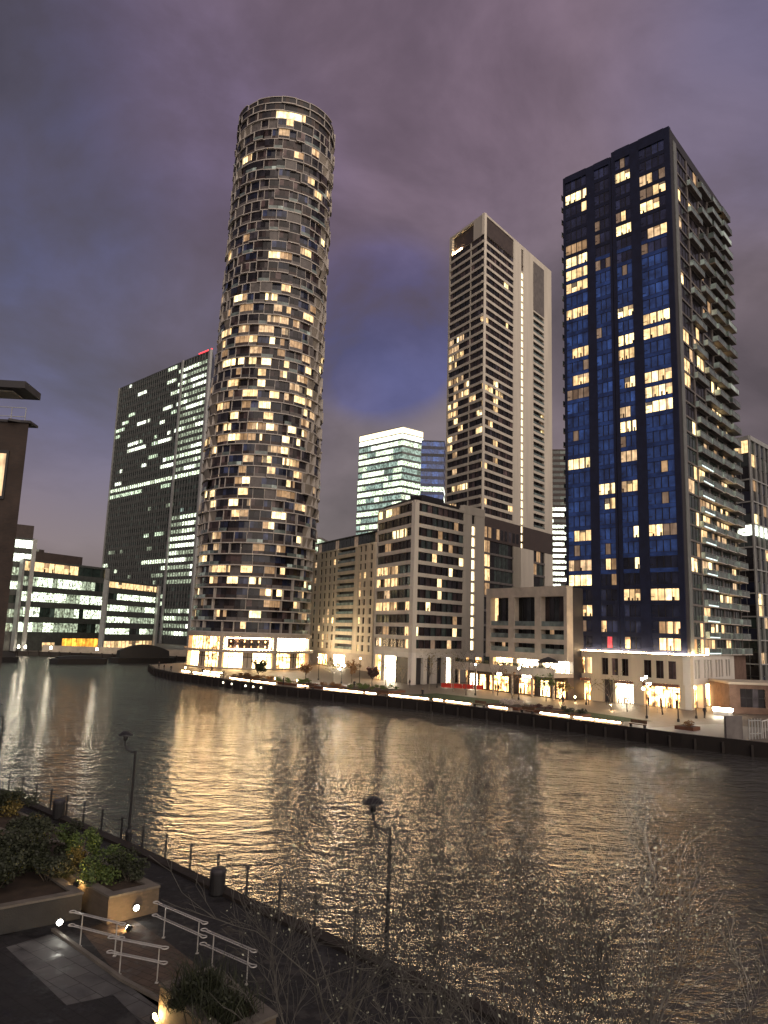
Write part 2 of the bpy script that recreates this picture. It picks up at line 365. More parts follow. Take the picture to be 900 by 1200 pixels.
# near bank
NQ = [gz(x, y, 0) for x, y in ((-60, 905), (0, 929), (160, 998), (330, 1079))]
NQ = [(p.x, p.y) for p in NQ]
d0 = Vector(NQ[0]) - Vector(NQ[2]); d1 = Vector(NQ[3]) - Vector(NQ[1])
NL = Vector(NQ[0]) + d0 * 6; NR = Vector(NQ[3]) + d1 * 6
mb = MB(); mb.prism([tuple(NL)] + NQ + [tuple(NR), (NR.x, -260), (-500, -260), (NL.x - 300, NL.y)], -4, 0, 'paving_far')
surf('paving_near', (.050, .040, .036), .75, .35, 1.2, bump=.3)
near = tag(mb.build('promenade'), kind='structure'); near.data.materials[0] = MAT['paving_near']
no_, ni_ = off_line([tuple(NL)] + NQ + [tuple(NR)], -.30), off_line([tuple(NL)] + NQ + [tuple(NR)], .25)
mb = MB()
for i in range(len(no_) - 1):
    a, b, c, d = no_[i], no_[i + 1], ni_[i + 1], ni_[i]
    mb.hexa([(*a, -3), (*b, -3), (*c, -3), (*d, -3), (*a, .14), (*b, .14), (*c, .14), (*d, .14)], 'timber_dark')
tag(mb.build('quay_wall'), 'dark coping and wall of the near quay below the chain fence', 'quay wall')
# water
m, t, b = newmat('dock_water')
b.inputs['Base Color'].default_value = (.058, .055, .052, 1); b.inputs['Roughness'].default_value = .08; b.inputs['IOR'].default_value = 1.333; b.inputs['Specular IOR Level'].default_value = .5
g = t.nodes.new('ShaderNodeNewGeometry')
def wnoise(sx, sy, rot, det, rough=.55, dist=0.0):
    mpw = t.nodes.new('ShaderNodeMapping'); mpw.inputs['Scale'].default_value = (sx, sy, 1); mpw.inputs['Rotation'].default_value = (0, 0, math.radians(rot)); t.links.new(g.outputs['Position'], mpw.inputs[0])
    n = t.nodes.new('ShaderNodeTexNoise'); n.inputs['Scale'].default_value = 1; n.inputs['Detail'].default_value = det; n.inputs['Roughness'].default_value = rough; n.inputs['Distortion'].default_value = dist
    t.links.new(mpw.outputs[0], n.inputs['Vector']); return n.outputs[0]
a1 = wnoise(1.05, 1.9, 14, 3, .5, .4); a2 = wnoise(2.2, 4.6, -12, 3, .55, .4); a3 = wnoise(.12, .22, 30, 2); a4 = wnoise(.36, .62, 8, 3, .5, .6)
h = mathn(t, 'ADD', mathn(t, 'ADD', mathn(t, 'MULTIPLY', a1, .46), mathn(t, 'MULTIPLY', a2, .16)), mathn(t, 'MULTIPLY', a4, .8))
gust = ramp(t, a3, [(.3, .75), (.7, 1.15)])
bp = t.nodes.new('ShaderNodeBump'); bp.inputs['Distance'].default_value = .6; t.links.new(h, bp.inputs['Height']); t.links.new(gust, bp.inputs['Strength'])
t.links.new(bp.outputs[0], b.inputs['Normal'])
mb = MB(); mb.quad([(-3000, -240, ZW), (3000, -240, ZW), (3000, 600, ZW), (-3000, 600, ZW)], 'dock_water')
tag(mb.build('water'), kind='structure')

# ================================================================== ROUND TOWER
def lit_pick(rng, p, white=False):
    r = rng.random()
    if r < p * .30: return 'lit_bright'
    if r < p * .62: return 'lit_warm'
    if r < p * .80: return 'lit_peach'
    if r < p: return 'lit_dim'
    return None
def round_tower():
    rng = random.Random(11)
    base = gz(290, 784, 0); Yc = 210.0; R0 = 16.0
    zt = gd(335, 112, 194.5).z
    cb = gd(292, 750, Yc).x; ct = gd(335, 125, Yc).x
    cb = gd(292, 750, Yc).x
    cB = Vector((cb + .2, Yc)); cT = Vector((gd(337, 146, Yc).x, Yc))
    b = Bld('round_tower', (cB.x, cB.y, 0), 'round apartment tower with staggered box windows and many lit rooms', 'tower')
    fdir = math.atan2(-cB.x, -cB.y)                       # towards the viewer's side
    def P(th, r, z):
        k = min(1, max(0, z / zt)); c = cB.lerp(cT, k); r = r + .6 - 1.7 * k; a = fdir + math.radians(th)
        # th > 0 turns to the right in the picture
        a = fdir - math.radians(th); return (c.x + math.sin(a) * r, c.y + math.cos(a) * r, z)
    def arc(mb, t0, t1, r0, r1, z0, z1, mat, step=6.0):
        n = max(1, int(math.ceil((t1 - t0) / step)))
        for i in range(n):
            a = t0 + (t1 - t0) * i / n; c = t0 + (t1 - t0) * (i + 1) / n
            mb.hexa([P(a, r1, z0), P(c, r1, z0), P(c, r0, z0), P(a, r0, z0), P(a, r1, z1), P(c, r1, z1), P(c, r0, z1), P(a, r0, z1)], mat)
    # body
    core = b.part('wall')
    for k in range(36):
        a, c = k * 10, k * 10 + 10
        for j in range(12):
            z0 = 1 + (zt - 3) * j / 12; z1 = 1 + (zt - 3) * (j + 1) / 12
            core.quad([P(a, R0 - 1.4, z0), P(c, R0 - 1.4, z0), P(c, R0 - 1.4, z1), P(a, R0 - 1.4, z1)], 'clad_dark')
        core.quad([P(a, R0 - 1.4, zt - 2), P(c, R0 - 1.4, zt - 2), P(0, 0, zt - 2)], 'roof_dark')
    # floors
    z = 9.4; fl = []
    while z < zt - 7.5:
        fh = 2.98 + .5 * z / zt; fl.append((z, fh)); z += fh
    kf = (zt - 7.3 - 9.4) / (z - 9.4); fl = [(9.4 + (a - 9.4) * kf, h_ * kf) for a, h_ in fl]
    nfl = len(fl); crown0 = zt - 7.3
    for i, (z0, fh) in enumerate(fl):
        ringzone = i < 8
        k = i / nfl; band = MB(); th = -180.0 + rng.random() * 4
        cells = []
        while th < 180:
            w = rng.choice((8, 9.5, 11, 12, 15)) if not ringzone else 11.25
            if abs(th) > 108: w = 18
            cells.append((th, min(th + w, 184))); th += w
        for a, c in cells:
            mid = (a + c) / 2
            o = 0.0 if ringzone else 1.0 * max(0, math.sin(math.radians(mid * 2 + 40 - 9 * i) * 1.0)) * (.4 + .6 * math.sin(k * math.pi)) + rng.choice((0, 0, .3, .5))
            if ringzone: o = .25
            ro = R0 + o; vis = abs(mid) < 112
            arc(band, a, c, R0 - 1.3, ro + .10, z0 - .13, z0 + .15, 'band_grey', 6)
            if ringzone and abs(mid) > 35 and vis and rng.random() < .85:        # open balconies with dark rail
                arc(band, a, c, ro - .02, ro + .04, z0 + .16, z0 + 1.0, 'balustrade', 6)
            if not vis: continue
            if rng.random() < (.85 if not ringzone else .5):
                arc(band, a - .22, a + .22, R0 - 1.3, ro + .06, z0 + .16, z0 + fh - .19, 'band_grey', 6)
            # density of lit rooms by height, as the evening finds them
            y = k
            p = .11 + .38 * math.exp(-((y - .47) / .15) ** 2) + .18 * math.exp(-((y - .25) / .10) ** 2) + .10 * math.exp(-((y - .93) / .05) ** 2)
            if ringzone: p = .22
            if y > .62: p = max(.09, p * .8)
            mb = MB(); r = rng.random(); wr = ro - (.28 if not ringzone else 1.0)
            if mid > 48 and not ringzone and r < .55:
                mat = 'panel_beige'; wr = ro - .1
            elif mid < -52 and not ringzone and r < .3: mat = 'panel_beige'; wr = ro - .1
            else:
                mat = lit_pick(rng, p) or rng.choices(('glass_dark', 'glass_brown', 'glass_navy', 'panel_grey', 'glass_navy'), (6, 2.5 + 3 * k, 5 * (1 - k) + 1, .7, 1))[0]
            lit = mat.startswith('lit')
            if lit and rng.random() < .012: mat = 'lit_red' if rng.random() < .4 else 'lit_tv'
            n = max(2, int((c - a) / 4)); zz0 = z0 + .16; zz1 = z0 + fh - .13
            if not mat.startswith('panel'):
                pm_ = rng.choice(('clad_brown', 'glass_brown', 'panel_grey', 'clad_dark')); arc(mb, a + .3, c - .3, wr - .02, wr + .10, zz0, zz0 + .30 * fh, pm_, 6); zz0 += .30 * fh
            split = rng.random() < .55
            rng2 = rng.random() < .5
            for j in range(n):
                u = a + (c - a) * j / n; v = a + (c - a) * (j + 1) / n
                mm = mat
                if split and lit and j == (n - 1 if rng2 else 0): mm = rng.choice(('glass_dark', 'lit_dim'))
                top = zz1
                if mat == 'panel_beige':
                    # sloping solid balcony flank
                    mb.quad([P(u, wr - .9, zz0), P(v, wr - .9, zz0), P(v, wr, top), P(u, wr, top)], mm)
                else:
                    mb.quad([P(u, wr, zz0), P(v, wr, zz0), P(v, wr, top), P(u, wr, top)], mm)
                if j and mat != 'panel_beige' and not (mat == 'panel_grey'):
                    mb.hexa([P(u - .12, wr + .05, zz0), P(u + .12, wr + .05, zz0), P(u + .12, wr + .004, zz0), P(u - .12, wr + .004, zz0), P(u - .12, wr + .05, top), P(u + .12, wr + .05, top), P(u + .12, wr + .004, top), P(u - .12, wr + .004, top)], 'frame_dark')
            if lit and rng.random() < .4 and not mat.startswith('lit_dim'):
                e = rng.uniform(.2, .45) * (c - a); u = a + rng.random() * (c - a - e); mb.quad([P(u, wr + .02, zz0), P(u + e, wr + .02, zz0), P(u + e, wr + .02, zz1), P(u, wr + .02, zz1)], rng.choice(('lit_dim', 'blind_cream', 'furnishing', 'lit_peach')))
            # side cheeks so that a lit room pours onto the reveal
            b.rep('window' if not mat.startswith('panel') else 'balcony', mb)
            if not ringzone and not lit and rng.random() < .22 and not mat.startswith('panel'):
                br = MB(); arc(br, a + .3, c - .3, ro + .02, ro + .07, z0 + .16, z0 + 1.05, 'balustrade', 6)
                b.rep('balustrade', br)
        b.rep('floor_band', band)
    # crown: three tall ragged storeys of dark screens in pale frames
    cz = crown0; hts = (2.7, 2.4, 2.1)
    for j, hh in enumerate(hts):
        ring = MB(); th = -180 + j * 7
        while th < 180:
            w = rng.choice((16, 22, 30)); o = rng.choice((0, .3, .5))
            gap = j == 2 and rng.random() < .12
            arc(ring, th, th + w, R0 - 1.3, R0 + o + .1, cz - .15, cz + .15, 'band_grey')
            if not gap:
                pr = MB(); n = 4
                for q in range(n):
                    u, v = th + w * q / n, th + w * (q + 1) / n
                    mt = 'lit_bright' if (j == 0 and -16 < u < 12) else 'clad_dark' if (j + q) % 3 else 'clad_brown'
                    if j == 0 and 12 <= u < 20: mt = 'lit_warm'
                    pr.quad([P(u, R0 + o - .15, cz + .15), P(v, R0 + o - .15, cz + .15), P(v, R0 + o - .15, cz + hh - .15), P(u, R0 + o - .15, cz + hh - .15)], mt)
                b.rep('crown_screen', pr)
                arc(ring, th, th + w, R0 + o - .35, R0 + o + .1, cz + hh - .15, cz + hh + .05, 'band_grey')
            arc(ring, th - .35, th + .35, R0 - 1, R0 + o + .1, cz + .15, cz + hh - .15, 'band_grey')
            th += w
        b.rep('crown_frame', ring); cz += hh
    # ground floors: shops behind glass between piers
    pod = b.part('podium')
    arc(pod, -180, 180, R0 - 1.3, R0 + .9, 8.2, 9.25, 'stone_tan'); arc(pod, -180, 180, R0 - 1.3, R0 + 1.5, 4.2, 4.9, 'stone_tan'); arc(pod, -180, 180, R0 - 2, R0 + 1.0, .02, .35, 'stone_tan')
    k = 0; th = -120.0
    while th < 105:
        arc(pod, th - 1.8, th + 1.8, R0 - 1.2, R0 + .95, .35, 8.2, 'stone_tan', 4)
        mid = th + 23.75
        up = 'shop_warm' if mid < -25 else 'glass_brown' if mid < 18 else 'shop_white'
        dn = 'shop_bright' if mid < 30 else 'shop_warm'
        for nm, z0, z1, mt in (('shopfront', .35, 4.2, dn), ('shop_window', 4.9, 8.2, up)):
            mb = MB(); n = 10
            for q in range(n):
                u, v = th + 1.8 + 43.9 * q / n, th + 1.8 + 43.9 * (q + 1) / n
                mm = mt
                if nm == 'shopfront' and q in (4, 5) and mid > -60: mm = 'stone_tan'
                if nm == 'shopfront' and mid < -25 and q > 5: mm = 'shop_warm'
                mb.quad([P(u, R0 - .2, z0), P(v, R0 - .2, z0), P(v, R0 - .2, z1), P(u, R0 - .2, z1)], mm)
                if q: arc(mb, u - .22, u + .22, R0 - .19, R0 - .05, z0, z1, 'frame_dark', 9)
            if nm == 'shopfront': arc(mb, th + 1.8, th + 45.7, R0 - .19, R0 - .08, z0 + 2.7, z0 + 2.85, 'frame_dark', 7)
            if mt == 'glass_brown':
                for (u0, u1, v0, v1) in ((3, 44, 7.9, 8.1), (3, 44, 5.0, 5.2), (3, 3.8, 5.2, 7.9), (43.2, 44, 5.2, 7.9)):
                    arc(mb, th + u0, th + u1, R0 - .02, R0 + .06, v0, v1, 'led_warm', 7)
                for q in range(6):
                    for zz in (5.6, 6.9): arc(mb, th + 7 + q * 6.3, th + 8.0 + q * 6.3, R0 - .1, R0, zz, zz + .45, 'shop_warm', 7)
            b.rep(nm, mb)
        th += 47.5; k += 1
    b.done(98)
round_tower()

# ================================================================== BLUE-BLACK TOWER AT THE RIGHT
KC = gz(808, 832, 0); hK = gd(785, 148, KC.y).z
def p2(p): return (p.x, p.y)
KC2 = p2(KC); KL = p2(gz(660, 206, hK)); KR = p2(gz(846, 240, hK))
def dark_tower():
    rng = random.Random(5)
    b = Bld('apartment_tower', (KC.x, KC.y, 0), 'dark blue glass apartment tower with projecting balconies down its right side', 'tower')
    FL, FR = Face(KL, KC2), Face(KC2, KR); Lw, Lr = FL.L, FR.L
    zb = 8.6; hL = hK - .8
    back = FL.d * 0; BK = (KL[0] + KR[0] - KC2[0], KL[1] + KR[1] - KC2[1])
    core = b.part('wall'); core.prism([tuple(Vector(KC2) - FL.n * .6 - FR.n * .6), tuple(Vector(KR) - FR.n * .6), BK, tuple(Vector(KL) - FL.n * .6)], zb, hL - 1.0, 'clad_dark', 'roof_dark')
    rows = 34; fh = (hK - 2.2 - zb) / rows
    cols = [(.025, .235, 4), (.315, .455, 3), (.515, .65, 3), (.735, .955, 4)]
    lit = {0: {1: 'B', 2: '...w', 5: 'dddd', 6: 'B', 7: 'w', 8: 'w', 10: 'w', 13: '.www', 15: '.www', 16: 'f', 21: 'B', 26: '.www', 28: 'pfpp', 29: 'B', 30: 'ff..', 31: 'w', 32: '..f.'},
           1: {4: 'f..', 5: 'f..', 7: 'f.f', 23: 'B', 24: '.Bw', 28: '.wd', 29: '..d', 32: 'w..', 33: '.r.'},
           2: {1: 'B', 4: 'fw.', 5: 'B', 11: 'B', 13: 'B', 14: 'w', 16: '.wB', 18: 'pp.', 19: 'B', 21: 'pp', 23: 'pww', 26: '..B', 28: '..B', 30: 'www', 33: 'w..'},
           3: {2: 'pw.f', 3: 'ffww', 4: 'Bww.', 6: '.ppw', 7: 'f...', 12: 'wwBB', 13: 'wwww', 16: 'wBww', 17: 'BwBw', 18: 'B', 22: '..d.', 24: '..f.', 26: 'wBff', 30: 'wwBw', 32: '.dww', 33: '.BBw'}}
    code = {'B': 'lit_bright', 'w': 'lit_warm', 'p': 'lit_peach', 'd': 'lit_dim', 'f': 'lit_faint', 'r': 'lit_red'}
    def gl(r): return 'glass_bluedim' if r < 8 else ('glass_blue' if r < 28 else 'glass_navy')
    skin = b.part('facade')
    segs = [0] + [x for c0 in cols for x in c0[:2]] + [1]
    for i in range(0, len(segs), 2):
        top = hL if segs[i] < .46 else hK
        u0, u1 = segs[i] * Lw, segs[i + 1] * Lw
        if i == 4:      # groove at the middle
            um = .478 * Lw
            FL.box(skin, u0, um - .08, zb, hL, -.6, .16, 'clad_navy'); FL.box(skin, um + .08, u1, zb, hK, -.6, .16, 'clad_navy'); FL.box(skin, um - .08, um + .08, zb, hL - .3, -.6, .02, 'clad_dark')
        else: FL.box(skin, u0, u1, zb, top, -.6, .16, 'clad_navy')
    for ci, (c0, c1, nm) in enumerate(cols):
        top = hL if ci < 2 else hK
        for r in range(rows):
            z1 = hK - 2.2 - r * fh; z0 = z1 - fh
            FL.box(skin, c0 * Lw, c1 * Lw, z0, z0 + .72, -.5, .09, 'bluespan' if 5 < r < 29 else 'clad_navy')
            code_ = lit[ci].get(r)
            base = gl(r)
            if code_ is None: ms = [base] * nm; 
            elif len(code_) == 1: ms = [code[code_]] * nm
            else: ms = [code.get(code_[min(j, len(code_) - 1)], base) for j in range(nm)]
            if code_ is None and rng.random() < .07: ms[rng.randrange(nm)] = 'lit_faint'
            u0, u1 = c0 * Lw, c1 * Lw
            w = FL.window(b, u0, u1, z0 + .72, z1, ms[0], nm, .02, mats=ms, fw=.13)
            e = .12 * (u1 - u0)
            FL.box(w, u0, u0 + e, z0 + .72 + (fh - .72) * .30, z0 + .72 + (fh - .72) * .30 + .09, .03, .085, 'frame_dark')
        FL.box(skin, c0 * Lw, c1 * Lw, hK - 2.2 if ci > 1 else hL - 1.4, top, -.5, .30, 'clad_navy')
    # right side: strip of stone-grey corner cladding, five bays, balconies
    FR.box(skin, 0, 1.5, zb, hK - .3, -.6, .05, 'clad_dark'); FR.box(skin, 1.5, 3.0, zb, hK - 2.0, -.6, .16, 'fin_grey')
    FR.box(skin, 0, Lr, hK - 2.2, hK - .3, -.6, .02, 'clad_dark')
    bays = [(3.4, 8.6), (9.1, 14.8), (15.3, 20.6), (21.1, 26.3), (26.8, Lr - .4)]
    xs = [3.0] + [x for q in bays for x in q] + [Lr]
    for i in range(0, len(xs), 2): FR.box(skin, xs[i], xs[i + 1], zb, hK - 2.2, -.6, .08, 'panel_grey')
    for r in range(rows):
        z1 = hK - 2.2 - r * fh; z0 = z1 - fh; low = r / rows
        for q, (u0, u1) in enumerate(bays):
            FR.box(skin, u0, u1, z0, z0 + .32, -.6, .06, 'panel_grey')
            p = .10 + .16 * low + (.12 if q in (1, 2) and low > .35 else 0)
            ms = [lit_pick(rng, p) or ('glass_green' if low > .55 else 'glass_dark') for _ in range(3)]
            if rng.random() < .5: ms[1] = ms[0]
            FR.window(b, u0, u1, z0 + .32, z1, ms[0], 3, -.12, mats=ms)
            d = (0, .8, .95, 1.2, 1.6)[q]
            if q == 0: continue
            if (r + q) % 2 and low < .5 and q < 3: continue
            mb = MB(); sh = .7 * ((r + q) % 2)
            FR.box(mb, u0 - .5 + sh, u1 + .3 + sh, z0 + .10, z0 + .25, .08, d, 'band_grey' if low > .6 else 'panel_grey')
            gm = 'balustrade'
            FR.box(mb, u0 - .5 + sh, u1 + .3 + sh, z0 + .25, z0 + 1.20, d - .06, d - .02, gm)
            FR.box(mb, u0 - .5 + sh, u0 - .46 + sh, z0 + .27, z0 + 1.30, .1, d - .06, gm); FR.box(mb, u1 + .26 + sh, u1 + .3 + sh, z0 + .27, z0 + 1.30, .1, d - .06, gm)
            FR.box(mb, u0 - .5 + sh, u1 + .3 + sh, z0 + 1.30, z0 + 1.35, d - .08, d, 'steel_pale')
            if q == 1 and low > .60: FR.box(mb, u0 - .4 + sh, u1 + .2 + sh, z0 + .29, z0 + .46, d + .004, d + .05, 'slab_glow')  # glowing strip stands in for the cyan light on the balcony slab
            b.rep('balcony', mb)
    # balconies seen edge-on past the left corner and past the right corner
    FB = Face(KR, BK); FE = Face(BK, KL)
    for r in range(rows):
        z0 = hK - 2.2 - (r + 1) * fh
        mb = MB(); FE.box(mb, FE.L - 4.5, FE.L - .5, z0 + .05, z0 + .25, .0, .75, 'panel_beige'); FE.box(mb, FE.L - 4.5, FE.L - .5, z0 + .25, z0 + 1.2, .68, .72, 'balustrade'); b.rep('balcony', mb)
        if r > 2:
            mb = MB(); FB.box(mb, .3, 5.0, z0 + .05, z0 + .27, 0, 1.7 + .5 * (r % 2), 'panel_beige'); FB.box(mb, .3, 5.0, z0 + .27, z0 + 1.3, 1.6 + .5 * (r % 2), 1.65 + .5 * (r % 2), 'balustrade'); FB.box(mb, .3, .34, z0 + .27, z0 + 1.3, 0, 1.6, 'balustrade'); b.rep('balcony', mb)
    # stone base of two storeys
    base = b.part('podium')
    A0 = tuple(Vector(KL) - FL.d * .6 + FL.n * .6); C0 = tuple(Vector(KC2) + FL.n * .6 + FR.n * .6); R0_ = tuple(Vector(KR) + FR.n * .6)
    G, Hh = Face(A0, C0), Face(C0, R0_)
    base.prism([tuple(Vector(C0) - G.n * 1.2 - Hh.n * 1.2), tuple(Vector(R0_) - Hh.n * 1.2), BK, tuple(Vector(A0) - G.n * 1.2)], .02, zb - .3, 'clad_dark')
    G.box(base, 0, G.L, 7.6, zb - .02, -1.2, .0, 'stone_beige'); G.box(base, 0, G.L, 3.9, 4.7, -1.2, .0, 'stone_beige')
    G.box(base, 0, G.L, zb - .02, zb + .10, -1.2, .12, 'stone_white')
    led = MB(); G.box(led, 1, G.L - .2, zb + .10, zb + .22, -.2, .06, 'led_warm'); Hh.box(led, .2, 9, zb + .10, zb + .16, -.2, .06, 'led_warm'); b.rep('light_strip', led)
    L0 = G.L
    upw = [(.06, .12), (.14, .19), (.205, .25), (.33, .385), (.41, .465), (.49, .545), (.66, .72), (.75, .81), (.84, .90)]
    dn = [(.10, .24, 'shop_warm'), (.34, .42, 'clad_brown'), (.44, .58, 'shop_white'), (.66, .92, 'shop_warm')]
    def wallrow(face, z0, z1, holes, w0=-1.2, w1=0, mat='stone_beige'):
        u = 0
        for h_ in holes:
            face.box(base, u, h_[0] * face.L, z0, z1, w0, w1, mat); u = h_[1] * face.L
        face.box(base, u, face.L, z0, z1, w0, w1, mat)
    wallrow(G, 4.7, 7.6, upw); wallrow(G, .03, 3.9, dn)
    for i, (a, c) in enumerate(upw): G.window(b, a * L0, c * L0, 4.7, 7.6, ('shop_warm', 'shop_warm', 'lit_warm')[i % 3] if i < 3 else 'glass_brown', 2, -.35)
    for a, c, mt in dn:
        w = G.window(b, a * L0, c * L0, .03, 3.9, mt, 4, -.7, name='shopfront', transom=.75)
        if mt != 'clad_brown': G.box(w, a * L0, c * L0, 3.4, 3.86, -.35, .5, 'copper')
    Hw = [(.07, .10), (.115, .145), (.21, .24), (.26, .29), (.31, .34), (.40, .43), (.45, .48), (.50, .53), (.58, .61), (.63, .66)]
    Hh.box(base, 0, Hh.L * .74, 7.9, zb - .02, -1.2, .0, 'stone_white'); Hh.box(base, 0, Hh.L * .74, 3.9, 4.9, -1.2, .0, 'stone_white'); Hh.box(base, 0, Hh.L, zb - .02, zb + .10, -1.2, .1, 'stone_white')
    u = 0
    for a, c in Hw:
        Hh.box(base, u, a * Hh.L, 4.9, 7.9, -1.2, 0, 'stone_white'); u = c * Hh.L
        Hh.window(b, a * Hh.L, c * Hh.L, 4.9, 7.9, 'glass_black', 1, -.3)
    Hh.box(base, u, Hh.L * .74, 4.9, 7.9, -1.2, 0, 'stone_white')
    Hh.box(base, Hh.L * .74, Hh.L, 3.0, zb - .02, -1.2, -.2, 'brick_far')
    for a in (0, .18, .40, .62): Hh.box(base, a * Hh.L, a * Hh.L + 1.5, .03, 3.9, -1.0, 0, 'stone_white')
    for a, c, mt in ((.045, .18, 'shop_warm'), (.225, .40, 'shop_bright'), (.445, .62, 'clad_brown'), (.665, .9, 'glass_brown')):
        Hh.window(b, a * Hh.L, c * Hh.L, .03, 3.9, mt, 3, -1.05, name='shopfront', transom=.7)
    b.done(98, True)
BORDER[0] = True; dark_tower(); BORDER[0] = False

# ================================================================== generic banded / gridded blocks
def block(name, A, C, R, h, label, floors, z0, left, right, mats, seed, cat='building', cap=None, slab=(.0, .45), bandh=.55, glassm=('glass_dark',), litp=.15, litfn=None, back=None, corner=None, group=None, only=False):
    """A-C the left wall, C-R the right wall.  left/right: lists of (u0,u1,kind,nm) in fractions; the rest is solid wall"""
    rng = random.Random(seed); b = Bld(name, (C[0], C[1], 0), label, cat, group)
    F1, F2 = Face(A, C), Face(C, R); BK = back or (A[0] + R[0] - C[0], A[1] + R[1] - C[1])
    wallm, bandm, corem = mats
    b.part('wall').prism([tuple(Vector(C) - F1.n * 1.0 - F2.n * 1.0), tuple(Vector(R) - F2.n * 1.0), BK, tuple(Vector(A) - F1.n * 1.0)], .02, h - .4, corem, 'roof_dark')
    skin = b.part('facade'); fh = (h - z0) / floors
    for fi, (F, spec) in enumerate(((F1, left), (F2, right))):
        u = 0.0
        for sp in spec:
            a, c, kind, nm = sp[:4]
            if a > u + 1e-4: F.box(skin, u * F.L, a * F.L, z0, h, -1.0, .0, wallm)
            for f in range(floors):
                v0 = z0 + f * fh; v1 = v0 + fh
                if kind == 'slot':
                    F.box(skin, a * F.L, c * F.L, v0, v0 + fh * .22, -.6, -.02, wallm)
                    mb = MB(); F.pane(mb, a * F.L, c * F.L, v0 + fh * .22, v1, -.35, 'lit_slot' if f < floors - 1 else 'glass_dark'); b.rep('window', mb); continue
                if kind == 'holes':
                    nn = nm; ww = (c - a) * F.L / nn
                    F.box(skin, a * F.L, c * F.L, v0, v0 + fh * .32, -1, 0, wallm)
                    for k in range(nn):
                        ua = a * F.L + k * ww
                        F.box(skin, ua, ua + ww * .28, v0 + fh * .32, v1, -1, 0, wallm); F.box(skin, ua + ww * .72, ua + ww, v0 + fh * .32, v1, -1, 0, wallm)
                        mt = (litfn(rng, fi, a, f, floors) if litfn else lit_pick(rng, litp)) or rng.choice(glassm)
                        mb = MB(); F.pane(mb, ua + ww * .28, ua + ww * .72, v0 + fh * .32, v1, -.3, mt); F.box(mb, ua + ww * .28, ua + ww * .72, v0 + fh * .6, v0 + fh * .6 + .08, -.29, -.24, 'frame_dark'); b.rep('window', mb)
                    continue
                bw = bandh
                F.box(skin, a * F.L, c * F.L, v0 - .0, v0 + bw, -1.0, .10, bandm)
                rec = {'band': -.25, 'recess': -.95, 'loggia': -.95}[kind]
                k = nm; W_ = (c - a) * F.L / k
                for q in range(k):
                    ua = a * F.L + q * W_; ub = ua + W_
                    mt = (litfn(rng, fi, a + (c - a) * q / k, f, floors) if litfn else lit_pick(rng, litp)) or rng.choice(glassm)
                    np_ = max(1, int(round(W_ / 1.6))); ms = [mt] * np_
                    if mt.startswith('lit') and rng.random() < .4: ms[rng.randrange(np_)] = rng.choice(('lit_dim', 'glass_dark', 'lit_faint'))
                    F.window(b, ua, ub, v0 + bw, v1, mt, np_, rec, mats=ms, fw=.09)
                    if q and kind != 'recess': F.box(skin, ua - .1, ua + .1, v0 + bw, v1, rec + .07, .0, 'clad_dark')
                if kind in ('recess', 'loggia'):
                    rl = MB(); F.box(rl, a * F.L, c * F.L, v0 + bw, v0 + bw + .75, .0, .04, 'balustrade'); b.rep('balustrade', rl)
            F.box(skin, a * F.L, c * F.L, h - .0, h + .001 + (cap or .5), -1.0, .10, bandm)
            u = c
        if u < 1 - 1e-4: F.box(skin, u * F.L, F.L, z0, h, -1.0, .0, wallm)
    b.F1, b.F2, b.fh, b.skin = F1, F2, fh, skin
    return b
